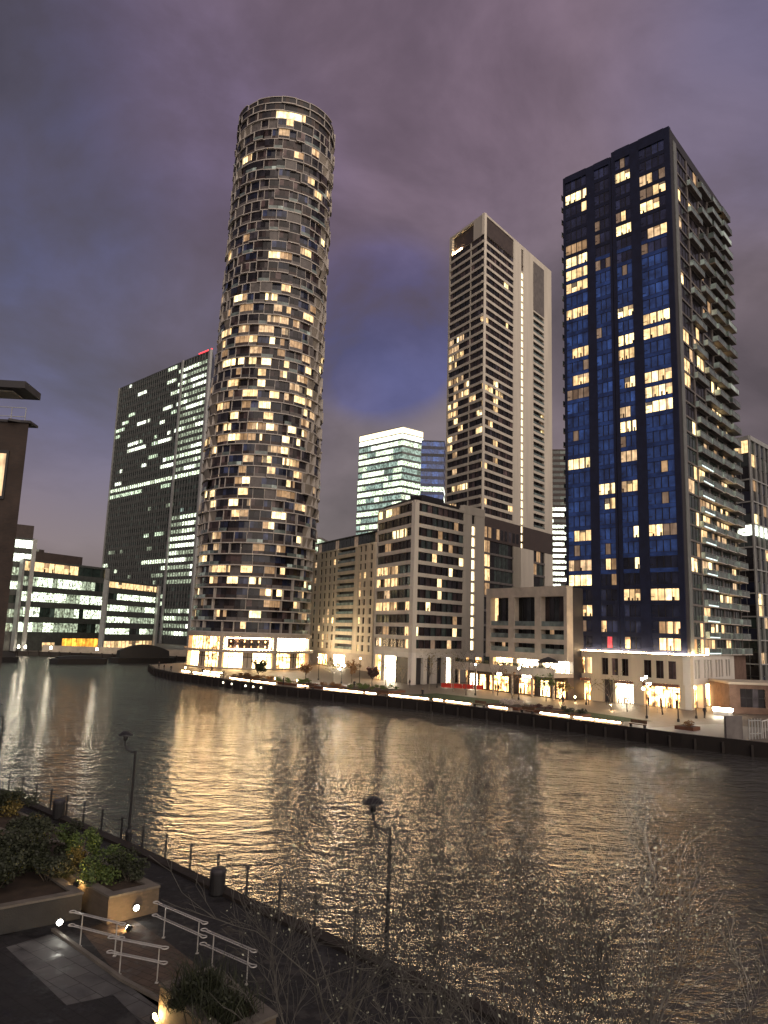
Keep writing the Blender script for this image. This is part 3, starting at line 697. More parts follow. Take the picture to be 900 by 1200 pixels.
# ================================================================== TALL PALE APARTMENT TOWER (centre right)
def tall_tower():
    Y = 226.0; t = gd(568, 249, Y); h = t.z; C = p2(t); A = p2(gz(527, 279, h)); R = p2(gz(646, 318, h))
    crown = 7.8; z0 = gd(568, 604, Y).z + .0
    floors = 33; fh = (h - crown - z0) / floors
    rng = random.Random(21)
    def litf(rng, fi, u, f, n):
        k = 1 - f / n          # from the top
        if fi == 0:
            if k < .22: return 'lit_warm' if rng.random() < .02 else None
            p = .06 if k < .34 else (.75 if u < .3 else .34)
            if k > .8: p *= .5
            if u > .62: p *= .35
            return rng.choice(('lit_bright', 'lit_warm', 'lit_warm', 'lit_peach')) if rng.random() < p else None
        p = .02 if k < .4 else .13
        if u > .6: p = .03 if k < .5 else .3
        return rng.choice(('lit_bright', 'lit_warm')) if rng.random() < p else None
    b = block('apartment_tower', A, C, R, h - crown, 'tall pale apartment tower with a lit stair slot and brown crown panels', floors, z0,
              [(.04, .62, 'band', 4), (.64, .99, 'band', 2)],
              [(.0, .40, 'band', 6), (.515, .545, 'slot', 1), (.70, .87, 'loggia', 2)],
              ('stone_pale', 'stone_pale', 'clad_dark'), 21, 'tower', glassm=('glass_dark', 'glass_brown', 'glass_brown'), litfn=litf, bandh=.95, cap=.01)
    F1, F2, skin = b.F1, b.F2, b.skin
    # crown wall with framed dark screens
    zc = h - crown
    sc = b.part('crown_screen')
    F1.box(skin, 0, F1.L * .08, zc + .02, h, -1, .0, 'stone_pale'); F1.box(skin, F1.L * .70, F1.L, zc + .02, h, -1, .0, 'stone_pale'); F1.box(skin, F1.L * .08, F1.L * .7, h - .8, h, -1, 0, 'stone_pale')
    F1.box(sc, F1.L * .08, F1.L * .70, zc + .7, h - .8, -1.4, -.9, 'clad_brown')
    led = MB(); F1.box(led, F1.L * .09, F1.L * .34, zc + .72, zc + 1.1, -.6, -.4, 'led_warm'); b.rep('light_strip', led)
    F2.box(skin, 0, F2.L * .42, h - .8, h, -1, 0, 'stone_pale'); F2.box(skin, 0, .5, zc + .02, h - .8, -1, 0, 'stone_pale')
    F2.box(sc, .5, F2.L * .40, zc + .5, h - .8, -1, -.25, 'clad_brown')
    F2.box(skin, F2.L * .40, F2.L * .515, zc + .02, h - .0, -1, .002, 'stone_pale'); F2.box(sc, F2.L * .515, F2.L * .545, zc - 2.5, h - 1.6, -1, -.3, 'clad_brown')
    F2.box(skin, F2.L * .545, F2.L * .70, zc + .02, h - .0, -1, .002, 'stone_pale'); F2.box(skin, F2.L * .515, F2.L * .545, h - 1.6, h, -1, .0, 'stone_pale')
    F2.box(sc, F2.L * .70, F2.L * .87, zc - 14, h - 2.4, -1, .14, 'panel_grey'); F2.box(skin, F2.L * .70, F2.L * .87, h - 2.4, h, -1, .0, 'stone_pale'); F2.box(skin, F2.L * .87, F2.L, zc + .02, h, -1, .002, 'stone_pale')
    b.part('wall').prism([tuple(Vector(C) - F1.n * 3.5 - F2.n * 3.5), tuple(Vector(R) - F2.n * 3.5), (A[0] + R[0] - C[0], A[1] + R[1] - C[1]), tuple(Vector(A) - F1.n * 3.5)], h - crown - .3, h - 1, 'clad_dark', 'roof_dark')
    # lower storeys: dark belt, then the white piers go on down
    F1.box(skin, 0, F1.L, z0 - 7.5, z0 - .02, -1, .05, 'clad_brown'); F2.box(skin, 0, F2.L * .513, z0 - 7.5, z0 - .02, -1, .05, 'clad_brown'); F2.box(skin, F2.L * .547, F2.L, z0 - 7.5, z0 - .02, -1, .05, 'clad_brown')
    for k in range(9):
        u0 = .03 + k * .052; F2.window(b, u0 * F2.L, (u0 + .036) * F2.L, z0 - 6.6, z0 - 3.2, 'lit_dim' if k in (0, 1, 3) else 'glass_dark', 1, .07)
    n = 9; zz = z0 - 7.5; f2 = zz / n
    for F, spec in ((F1, [(.03, .97)]), (F2, [(.0, .41), (.70, .87)])):
        u = 0
        for a, c in spec:
            if a > u: F.box(skin, u * F.L, a * F.L, .03, zz - .02, -1, 0, 'stone_pale')
            for f in range(n):
                F.box(skin, a * F.L, c * F.L, f * f2 + .03, f * f2 + .7, -1, .06, 'panel_grey')
                k = max(1, int((c - a) * F.L / 2.6))
                for q in range(k):
                    mt = rng.choice(('lit_warm', 'lit_dim')) if rng.random() < (.5 if f > 5 and F is F2 and q < 2 else .08) else rng.choice(('glass_dark', 'glass_green'))
                    W_ = (c - a) * F.L / k; F.window(b, a * F.L + q * W_, a * F.L + (q + 1) * W_, f * f2 + .7, (f + 1) * f2, mt, 2, -.4)
            u = c
        if F is F2:
            F.box(skin, .41 * F.L, .515 * F.L, .03, zz - .02, -1, 0, 'stone_pale'); F.box(skin, .545 * F.L, .70 * F.L, .03, zz - .02, -1, .001, 'stone_pale')
            for f in range(int(z0 / fh)):
                v = z0 - (f + 1) * fh; mb = MB(); F.pane(mb, .515 * F.L, .545 * F.L, v + .7, v + fh - .1, -.35, 'lit_slot'); b.rep('window', mb)
        F.box(skin, u * F.L, F.L, .03, zz - .02, -1, 0.001, 'stone_pale')
    b.done(98)
tall_tower()

# ================================================================== BANDED CORNER BLOCK in front of it
def corner_block():
    Y = 156.0; t = gd(487, 588, Y); h = t.z; C = p2(t); A = p2(gz(443, 601, h)); R = p2(gz(568, 607, h))
    zg = gd(487, 765, Y).z
    def litf(rng, fi, u, f, n):
        if fi == 0:
            p = .30 if f in (3, 4, 6, 8, 11) and u < .5 else .10
            if f in (5, 6, 3) and u < .45: return 'lit_warm'
            if f == 11 and u < .5: return 'lit_bright' if u < .3 else 'lit_dim'
            if f == 9 and .3 < u < .7: return 'lit_bright'
        else:
            p = .13
        if f < 2: p += .15
        return lit_pick(rng, p)
    b = block('apartment_block', A, C, R, h, 'mid-rise apartment block with thick pale floor bands and a lit slot', 12, zg,
              [(.02, .99, 'band', 5)], [(.01, .68, 'band', 9), (.80, .85, 'slot', 1)],
              ('stone_pale', 'stone_pale', 'clad_dark'), 31, 'apartment block', glassm=('glass_dark', 'glass_brown', 'glass_green', 'glass_brown'), litfn=litf, bandh=.85, cap=.5)
    F1, F2, skin = b.F1, b.F2, b.skin
    F2.box(skin, F2.L * .68, F2.L, h + .005, h + 2.0, -1.2, .06, 'stone_pale')
    # roof terrace rail and planting boxes
    rt = b.part('roof_railing')
    F1.box(rt, 0, F1.L, h + .5, h + 1.6, -1.6, -1.5, 'frame_dark'); F2.box(rt, 0, F2.L * .68, h + .5, h + 1.6, -1.6, -1.5, 'frame_dark')
    F2.box(rt, F2.L * .2, F2.L * .5, h + .45, h + 2.7, -5, -2.5, 'clad_dark')
    # ground storeys: tall lit lobby between pale piers
    def ground(F, bays, u_end=1.0):
        u = 0
        for a, c, mt in bays:
            F.box(skin, u * F.L, a * F.L, .03, zg - .02, -1, .0, 'stone_white'); F.box(skin, a * F.L, c * F.L, zg - 1.1, zg - .02, -1, -.05, 'stone_white'); u = c
            w = F.window(b, a * F.L, c * F.L, .05, zg - 1.1, mt, max(2, int((c - a) * F.L / 1.1)), -.8, name='lobby_glazing', transom=.45)
        F.box(skin, u * F.L, F.L, .03, zg - .02, -1, .0, 'stone_white')
    ground(F1, [(.06, .22, 'shop_warm'), (.32, .94, 'shop_white')])
    ground(F2, [(.06, .15, 'shop_bright'), (.20, .27, 'shop_white'), (.33, .42, 'glass_navy'), (.46, .52, 'shop_white'), (.58, .66, 'glass_dark'), (.74, .78, 'shop_warm'), (.88, .97, 'shop_warm')])
    b.done(98)
corner_block()

# ================================================================== PALE BLOCK WITH PUNCHED WINDOWS (left of it)
def pale_block():
    Y = 200.0; t = gd(440, 637, Y); h = t.z; C = p2(t); A = p2(gz(366, 651, h)); R = (C[0] + 14, C[1] + 12); zg = gd(440, 768, Y).z
    b = block('apartment_block', A, C, R, h, 'beige apartment block with small punched windows and a glass top floor', 12, zg,
              [(.03, .12, 'holes', 1), (.14, .44, 'holes', 4), (.46, .72, 'recess', 3), (.77, .90, 'holes', 2), (.92, .99, 'holes', 1)], [(.05, .95, 'holes', 5)],
              ('stone_beige', 'stone_beige', 'clad_dark'), 41, 'apartment block', glassm=('glass_dark', 'glass_brown'), litp=.17, bandh=1.0)
    F1, skin = b.F1, b.skin
    pen = b.part('penthouse')
    for k in range(16): 
        mb = MB(); F1.pane(mb, F1.L * (.02 + k * .06), F1.L * (.08 + k * .06) - .15, h + .55, h + 3.6, -1.8, 'glass_green' if k % 5 else 'lit_faint'); b.rep('penthouse_window', mb)
    F1.box(pen, 0, F1.L, h + .5, h + 3.7, -6, -1.85, 'clad_dark'); F1.box(pen, -.2, F1.L + .2, h + 3.71, h + 4.0, -7, -1.2, 'frame_dark')
    F1.box(skin, 0, F1.L, .03, zg - .02, -1, -.02, 'stone_tan')
    F1.window(b, F1.L * .45, F1.L * .62, .4, zg - .8, 'shop_white', 4, .03, name='lobby_glazing')
    F1.window(b, F1.L * .2, F1.L * .34, .4, 3.4, 'shop_warm', 3, .03, name='lobby_glazing')
    b.done(98)
pale_block()

# ================================================================== LOW GREY BLOCK WITH DEEP SQUARE OPENINGS
def low_block():
    Y = 149.0; t = gd(570, 690, Y); h = t.z; C = p2(t); Rr = KL
    R = p2(gz(664, 686, h)); 
    F = Face(C, R); rng = random.Random(51)
    b = Bld('terrace_block', (C[0], C[1], 0), 'low grey block with nine deep openings above a lit restaurant terrace', 'building')
    w = b.part('wall'); n = F.n; D = 16
    zb = gd(570, 764, Y).z
    w.prism([tuple(Vector(C) - n * 1.6), tuple(Vector(R) - n * 1.6), tuple(Vector(R) - n * D), tuple(Vector(C) - n * D)], .02, h - .3, 'clad_dark', 'roof_dark')
    skin = b.part('facade')
    cols = [(.06, .30), (.375, .63), (.70, .965)]
    H_ = h - zb; rows = [(.42, .85), (.235, .37), (.03, .165)]
    F.box(skin, 0, F.L, zb + H_ * .87, h, -1.6, .0, 'stone_tan')
    vs = [(.0, .03), (.165, .235), (.37, .42), (.85, .87)]
    for a, c in vs: F.box(skin, 0, F.L, zb + a * H_, zb + c * H_, -1.6, .0, 'stone_tan')
    u = 0
    for a, c in rows:
        uu = 0
        for x0, x1 in cols: F.box(skin, uu * F.L, x0 * F.L, zb + a * H_, zb + c * H_, -1.6, 0, 'stone_tan'); uu = x1
        F.box(skin, uu * F.L, F.L, zb + a * H_, zb + c * H_, -1.6, 0, 'stone_tan')
        for j, (x0, x1) in enumerate(cols):
            ms = [rng.choice(('glass_dark', 'glass_dark', 'glass_brown', 'lit_dim', 'lit_warm')) if rng.random() < .45 else 'glass_black' for _ in range(5)]
            F.window(b, x0 * F.L, x1 * F.L, zb + a * H_, zb + c * H_, ms[0], 5, -1.3, mats=ms)
            rl = MB(); F.box(rl, x0 * F.L, x1 * F.L, zb + a * H_, zb + a * H_ + .9, -.3, -.26, 'balustrade'); b.rep('balustrade', rl)
    # restaurant storey and its terrace
    z2 = 4.6
    F.box(skin, 0, F.L, zb - .9, zb - .02, -1.6, .05, 'stone_tan')
    for j, (x0, x1) in enumerate([(.10, .36), (.41, .67), (.72, .98)]):
        F.window(b, x0 * F.L, x1 * F.L, z2, zb - .9, 'shop_white' if j else 'shop_bright', 6, -.9, name='restaurant_window', transom=.7)
        F.box(skin, (x0 - .05) * F.L, x0 * F.L, z2, zb - .92, -1.6, -.02, 'stone_tan')
    ter = b.part('terrace')
    F.box(ter, -.30 * F.L, F.L * 1.0, z2 - .75, z2, -1.6, 3.4, 'stone_tan'); F.box(ter, -.30 * F.L, F.L * 1.0, z2 + .002, z2 + .75, 3.15, 3.38, 'stone_tan')
    F.box(ter, -.30 * F.L, -.30 * F.L + .2, z2 + .002, z2 + .75, -1.6, 3.14, 'stone_tan')
    hd = b.part('terrace_planting')
    for k in range(16):
        if k in (6, 12): continue
        u0 = -.28 * F.L + k * F.L * .078; hedge_into(hd, F, u0, u0 + F.L * .07, z2 + .6, z2 + 1.25, 2.5, 3.1, rng)
    # brown ground floor with shop windows under the terrace
    F.box(skin, -.26 * F.L, 1.0 * F.L, .03, z2 - .77, -1.6, -.1, 'clad_brown')
    for x0, x1, mt in ((-.22, -.12, 'shop_white'), (-.08, .0, 'shop_warm'), (.06, .30, 'shop_warm'), (.44, .62, 'shop_warm'), (.70, .80, 'shop_bright'), (.88, .97, 'shop_warm')):
        F.window(b, x0 * F.L, x1 * F.L, .25, 3.0, mt, max(2, int((x1 - x0) * F.L / 1.0)), -.06, name='shopfront', transom=.7)
    for k in range(6):
        a = -.24 * F.L + k * F.L * .24; F.box(skin, a, a + .35, .03, z2 - .77, 2.7, 3.0, 'stone_tan')
    b.done(98)
    return F, z2, b
def hedge_into(mb, F, u0, u1, z0, z1, w0, w1, rng):
    for i in range(int((u1 - u0) * (z1 - z0) * 90) + 12):
        u = rng.uniform(u0, u1); z = rng.uniform(z0, z1 + .15 * rng.random()); w = rng.uniform(w0, w1); s = rng.uniform(.07, .16)
        c = Vector(F.P(u, z, w)); a = Vector((rng.uniform(-1, 1), rng.uniform(-1, 1), rng.uniform(-1, 1))).normalized() * s; bb = a.orthogonal().normalized() * s
        mb.quad([c - a, c + bb, c + a, c - bb], 'leaf_dark')
def leafmat(name, c1, c2):
    m, t, b = newmat(name); g = t.nodes.new('ShaderNodeNewGeometry')
    t.links.new(ramp(t, g.outputs['Random Per Island'], [(0, c1), (1, c2)]), b.inputs['Base Color']); b.inputs['Roughness'].default_value = .6
    return m
leafmat('leaf_dark', (.012, .017, .008), (.036, .044, .018)); leafmat('leaf_green', (.035, .07, .015), (.11, .15, .035)); leafmat('leaf_yellow', (.13, .10, .02), (.26, .20, .05))
leafmat('leaf_autumn', (.12, .05, .015), (.24, .12, .04)); leafmat('bud', (.22, .24, .16), (.58, .60, .46)); leafmat('leaf_purple', (.05, .025, .03), (.10, .05, .05)); leafmat('blossom', (.35, .30, .26), (.55, .48, .42))
JF, JZ2, _ = low_block()
# lettering panels over the shops are too small to read: plain glowing signs
for k, (u, w_, mt) in enumerate(((.16, .07, 'led_white'), (.48, .14, 'led_white'))):
    mb = MB(); JF.box(mb, u * JF.L, (u + w_) * JF.L, 3.15, 3.7, .0, .12, 'frame_dark')
    for j in range(4 if k else 2):
        n_ = 4 if k else 2; a = (u + w_ * (.06 + j * .9 / n_)) * JF.L; mb2 = a + w_ * JF.L * .7 / n_; JF.box(mb, a, mb2, 3.25, 3.6, .12, .17, mt)
    tag(mb.build('shop_sign'), ('small square glowing sign over the left shop window under the terrace', 'wide glowing shop sign under the middle of the terrace')[k], 'sign', 'shop signs under the terrace')
# parasol on the terrace
def parasol():
    p = JF.P(JF.L * .84, JZ2, 1.2); t = thing('parasol', p, 'dark parasol standing on the restaurant terrace by the lit windows', 'parasol')
    mb = MB(); mb.tube([p, (p[0], p[1], p[2] + 2.4)], .04, 'frame_dark'); mb.build('pole', t)
    mb = MB(); mb.lathe(p, [(2.1, 1.7), (2.06, 1.85), (1.2, 2.35), (.1, 2.75)], 'clad_dark', 8); mb.build('canopy', t)
    mb = MB(); mb.lathe(p, [(.35, .01), (.35, .08), (.05, .1)], 'frame_dark', 10); mb.build('base', t)
parasol()

# ================================================================== OFFICE BLOCKS AND FAR TOWERS
def office(name, A, C, R, h, floors, z0, label, lit, seed, cellw=3.0, finm='fin_grey', fins=True, wallm='clad_office', bandm='clad_office', corner=True, cat='office building', right=True, bandh=.7, cells=None, dark='glass_green', edgem='steel_pale', cap=0, back=None, edges=(1, 1)):
    """lit(rng, face, u, k) -> material or None, k = fraction from the top"""
    rng = random.Random(seed); b = Bld(name, (C[0], C[1], 0), label, cat)
    F1, F2 = Face(A, C), Face(C, R); BK = back or (A[0] + R[0] - C[0], A[1] + R[1] - C[1])
    b.part('wall').prism([tuple(Vector(C) - F1.n * .8 - F2.n * .8), tuple(Vector(R) - F2.n * .8), BK, tuple(Vector(A) - F1.n * .8)], .02, h - .3, wallm, 'roof_dark')
    sk = b.part('facade'); fh = (h - z0) / floors
    for fi, F in enumerate((F1, F2) if right else (F1,)):
        n = max(2, int(F.L / cellw)); cw = F.L / n
        for f in range(floors):
            v0 = z0 + f * fh; F.box(sk, 0, F.L, v0, v0 + bandh, -.8, .02, bandm)
            # runs of equal cells become one window
            j = 0; k = 1 - (f + .5) / floors
            while j < n:
                mt = lit(rng, fi, (j + .5) / n, k, f) or dark; e = j + 1
                run = rng.randint(1, 4)
                while e < n and e - j < run: e += 1
                F.window(b, j * cw, e * cw, v0 + bandh, v0 + fh, mt, e - j, -.25, fw=.12, frame='frame_dark'); j = e
        if fins:
            for j in range(n + 1):
                F.box(sk, max(.01, j * cw - .09), min(F.L - .01, j * cw + .09), z0, h, .025, .42, finm)
        F.box(sk, 0, F.L, h, h + .8, -.8, .06, bandm)
        if z0 > .5: F.box(sk, 0, F.L, .03, z0, -.8, 0, wallm)
    if edges[0]: ed = MB(); F1.box(ed, -.9, -.0, .03, h + .5, -.9, .9, edgem); b.rep('corner_column', ed)
    if edges[1]: ed = MB(); F1.box(ed, F1.L - .7, F1.L + .7, .03, h + .5, .44, 1.4, edgem); b.rep('corner_column', ed)
    b.F1, b.F2 = F1, F2; b.fh = fh
    return b
# high office tower behind the round one
t = gd(248, 411, 400); hB = t.z; BR = p2(t); BA = p2(gz(141, 456, hB)); BC = p2(gz(216, 424, hB))
def litB(rng, fi, u, k, f):
    if f in (22,): return 'lit_office' if rng.random() < .97 else None
    if fi == 1:
        if k < .03: return None
        if .43 < k < .58: return 'lit_teal' if rng.random() < .08 else None
        if .82 < k < .9: return None
        return rng.choice(('lit_office', 'lit_white', 'lit_officedim')) if rng.random() < .72 else 'lit_officedim'
    if f == 21: return 'lit_green' if rng.random() < .6 else None
    if k < .12: return 'lit_office' if u > .75 and rng.random() < .5 else ('lit_white' if rng.random() < .06 else None)
    if k < .42: return rng.choice(('lit_white', 'lit_green')) if rng.random() < (.16 if u < .7 else .42) else None
    if f in (14,): return 'lit_green' if .6 < u < .9 and rng.random() < .5 else None
    if f in (10, 9): return 'lit_office' if rng.random() < (.5 if f == 9 and u < .5 or u > .6 else .1) else None
    if f in (5, 4): return 'lit_office' if rng.random() < (.6 if u > .55 else .12) else None
    if k > .68: return 'lit_officedim' if rng.random() < .12 else None
    return 'lit_officedim' if rng.random() < .03 else None
b = office('office_tower', BA, BC, BR, hB, 40, 3, 'tall dark office tower with greenish lit floors behind the round tower', litB, 61, 2.6, edgem='steel_pale', cat='tower', back=(BA[0] + 60, BA[1] + 60), bandh=1.9)
sk = MB(); b.F2.box(sk, b.F2.L - .6, b.F2.L + 1.2, .03, hB + .5, .1, 1.6, 'steel_pale'); b.rep('corner_column', sk)
mb = MB(); b.F2.box(mb, b.F2.L * .55, b.F2.L + .3, hB + .9, hB + 1.4, -.5, .3, 'beacon_red'); b.rep('warning_light', mb)
b.done(98)
# low offices on the left
def litC(p0, hot=(), warmrow=None):
    def f_(rng, fi, u, k, f):
        if f in hot: return 'lit_office' if rng.random() < .93 else 'lit_white'
        r = rng.random(); return 'lit_office' if r < p0 * .75 else ('lit_officedim' if r < p0 + .3 else None)
    return f_
def low_office(name, y_, xr, yr, xl, yl, label, floors, lit, seed, extra=None, D=30):
    t = gd(xr, yr, y_); h = t.z; C = p2(t); A = p2(gz(xl, yl, h)); F = Face(A, C); R = tuple(Vector(C) + Vector(C).normalized() * D - Vector((1, 0)) * 1.5)
    b = office(name, A, C, R, h, floors, 4.6, label, lit, seed, 2.2, fins=False, bandm='clad_office', bandh=2.1, dark='glass_green', edgem='steel_pale')
    if extra: extra(b, F, h)
    b.done(98); return F, h
def exC(b, F, h):
    s = b.part('roof_plant'); F.box(s, F.L * .05, F.L * .75, h + .82, h + 4.2, -14, -3, 'clad_brown'); F.box(s, F.L * .28, F.L * .34, h + 4.2, h + 5.4, -8, -6, 'clad_brown')
    w = MB(); 
    for (a, c, mt) in ((.30, .44, 'lit_warm'), (.53, .98, 'lit_gold')):
        F.window(b, a * F.L, c * F.L, .6 if mt == 'lit_gold' else .9, 4.4 if mt == 'lit_gold' else 2.9, mt, 8, .06, name='lobby_glazing')
def exC2(b, F, h):
    F.window(b, .02 * F.L, .98 * F.L, .6, 4.2, 'lit_warm', 14, .06, name='lobby_glazing')
def litCa(rng, fi, u, k, f):
    if f == 4: return 'lit_warm' if u < .58 else None
    return litC(.62)(rng, fi, u, k, f)
def litCb(rng, fi, u, k, f):
    if f == 4: return 'lit_warm'
    return litC(.6)(rng, fi, u, k, f)
low_office('office_building', 293, 124, 668, 28, 657, 'wide low dark office with bright strips and a golden lobby on the dock', 5, litCa, 71, exC)
low_office('office_building', 296, 184, 688, 126, 681, 'lower office wing beside the tall office tower, warm strip on top', 5, litCb, 72, exC2)
def litCc(rng, fi, u, k, f):
    if f < 4: return litC(.45)(rng, fi, u, k, f)
    return 'lit_white' if f in (5, 6) and rng.random() < .9 else litC(.5)(rng, fi, u, k, f)
def exC3(b, F, h):
    s = b.part('roof_plant'); F.box(s, F.L * .0, F.L * .98, h + .82, h + 5.5, -10, -.4, 'clad_brown')
low_office('office_building', 262, 40, 634, -30, 627, 'taller office at the left edge with brown plant screen on its roof', 7, litCc, 73, exC3)
# pale bright office tower far behind with a glowing crown
t = gd(472, 508, 560); hE = t.z; EC = p2(t); EA = p2(gz(421, 519, hE)); ER = p2(gz(496, 514, hE))
def litE(rng, fi, u, k, f):
    if f >= 29: return 'lit_white'
    if k > .5: return rng.choice(('lit_teal', 'lit_green', 'lit_teal')) if rng.random() < .8 else None
    return rng.choice(('lit_green', 'lit_office', 'lit_teal', 'lit_green', 'lit_office')) if rng.random() < .88 else None
b = office('office_tower', EA, EC, ER, hE, 30, 3, 'distant office tower with pale green lit floors and a glowing white crown', litE, 81, 4.5, fins=False, bandm='fin_grey', wallm='glass_navy', bandh=1.8, cat='tower', edges=(0, 0), dark='lit_teal')
for F in (b.F1, b.F2):
    mb = MB(); F.box(mb, .3, F.L - .3, hE + .82, hE + 5.2, -.5, .0, 'lit_slot'); b.rep('crown_light', mb)
    F.box(b.part('roof'), 0, F.L, hE + 5.22, hE + 6.0, -6, .1, 'steel_pale')
b.done(98)
# dark tower with blue top behind
t = gd(521, 518, 520); hF = t.z; FC = p2(t); FA = p2(gz(494, 517, hF))
def litF(rng, fi, u, k, f):
    if k < .10: return 'glass_blue'
    if k < .22: return None
    return rng.choice(('lit_white', 'lit_green')) if rng.random() < .55 else None
b = office('office_tower', FA, FC, (FC[0] + 4, FC[1] + 30), hF, 26, 3, 'distant dark tower with a blue lit top floor behind the pale tower', litF, 82, 4.0, fins=False, bandh=2.2, cat='tower', edges=(0, 0), wallm='glass_navy', bandm='glass_navy', dark='glass_blue')
b.done(98)
# sliver towers seen in the gaps
t = gd(664, 528, 430); hM = t.z; MC = p2(t); MA = p2(gz(640, 528, hM))
def litM(rng, fi, u, k, f): return 'lit_white' if .30 < k < .78 and rng.random() < .9 else ('lit_teal' if k >= .78 and rng.random() < .7 else None)
b = office('office_tower', MA, MC, (MC[0] + 6, MC[1] + 25), hM, 34, 3, 'distant office tower glimpsed between the pale tower and the dark blue one', litM, 83, 4.0, fins=False, bandh=1.6, cat='tower', edges=(0, 0), wallm='glass_dark', bandm='clad_brown'); b.done(98)
t = gd(376, 632, 300); hM = t.z; MC = p2(t); MA = p2(gz(340, 632, hM))
def litN(rng, fi, u, k, f): return rng.choice(('lit_teal', 'lit_officedim', 'lit_green')) if rng.random() < .75 else None
b = office('office_building', MA, MC, (MC[0] + 4, MC[1] + 20), hM, 14, 3, 'greenish lit office glimpsed between the round tower and the beige block', litN, 84, 3.0, fins=False, bandh=1.4, edges=(0, 0), bandm='band_grey'); b.done(98)

# ================================================================== WHITE GRID BLOCK AT THE RIGHT EDGE
def grid_block():
    Y = 190.0; t = gd(878, 514, Y); h = t.z; C = p2(t); A = p2(gz(854, 519, h)); R0 = p2(gz(905, 529, h)); R = (C[0] + (R0[0] - C[0]) * 2.0, C[1] + (R0[1] - C[1]) * 2.0)
    rng = random.Random(91); b = Bld('apartment_block', (C[0], C[1], 0), 'dark glazed block with a white square grid at the right edge', 'apartment block')
    F1, F2 = Face(A, C), Face(C, R); BK = (A[0] + R[0] - C[0], A[1] + R[1] - C[1])
    b.part('wall').prism([tuple(Vector(C) - F1.n * .5 - F2.n * .5), tuple(Vector(R) - F2.n * .5), BK, tuple(Vector(A) - F1.n * .5)], .02, h - .3, 'clad_dark', 'roof_dark')
    g = b.part('grid_frame'); zs = [h, h - 11.0]; 
    while zs[-1] > 4: zs.append(zs[-1] - 6.1)
    for F in (F1, F2):
        n = max(1, int(F.L / 3.3)); cw = F.L / n
        for z in zs: F.box(g, 0, F.L, z - .28, z + .05, -.5, .28, 'steel_pale')
        for j in range(n + 1): F.box(g, max(0, j * cw - .16), min(F.L, j * cw + .16), .03, h + .04, -.48, .24, 'steel_pale')
        F.box(g, 0, F.L, h + .06, h + .9, -.5, .26, 'steel_pale')
        for i in range(len(zs) - 1):
            for j in range(n):
                for q in range(2 if i else 3):
                    dz = (zs[i] - zs[i + 1]) / (2 if i else 3); z1 = zs[i] - q * dz - .28; z0 = z1 - dz + .28
                    mt = 'shop_white' if (i == 3 and q == 0) else (lit_pick(rng, .14) or rng.choice(('glass_dark', 'glass_green', 'glass_navy', 'glass_dark')))
                    if mt == 'shop_white': mt = 'lit_white'
                    F.window(b, j * cw + .16, (j + 1) * cw - .16, z0, z1, mt, 2, -.2, frame='steel_pale', fw=.06)
    b.done(98)
grid_block()

# ================================================================== BRICK PAVILION AT THE RIGHT AND NEAR BRICK BLOCK AT THE LEFT
def pavilion():
    A = gz(856, 836, 0); Y = A.y
    zt = gd(856, 799, Y).z; R = (A.x + 26, A.y - 2.5); A = p2(A); F = Face(A, R)
    b = Bld('pavilion', (A[0], A[1], 0), 'single storey brick pavilion with pale coping at the right end of the promenade', 'building')
    b.part('wall').prism([tuple(Vector(A) - F.n * .6), tuple(Vector(R) - F.n * .6), tuple(Vector(R) - F.n * 9), tuple(Vector(A) - F.n * 9)], .02, zt - .2, 'brick_far', 'roof_dark')
    sk = b.part('facade'); F.box(sk, -.15, F.L, zt - .35, zt, -9.2, .15, 'stone_tan')
    u = 0
    for a, c, mt in ((1.6, 5.4, 'glass_dark'), (8.2, 13.5, 'glass_green'), (16, 21, 'glass_dark')):
        F.box(sk, u, a, .03, zt - .36, -.6, 0, 'brick_far'); F.box(sk, a, c, .03, 1.0, -.6, 0, 'brick_far'); F.box(sk, a, c, zt - 1.0, zt - .36, -.6, 0, 'brick_far'); F.window(b, a, c, 1.0, zt - 1.0, mt, 4, -.3, transom=.5); u = c
    F.box(sk, u, F.L, .03, zt - .36, -.6, 0, 'brick_far')
    b.done()
pavilion()
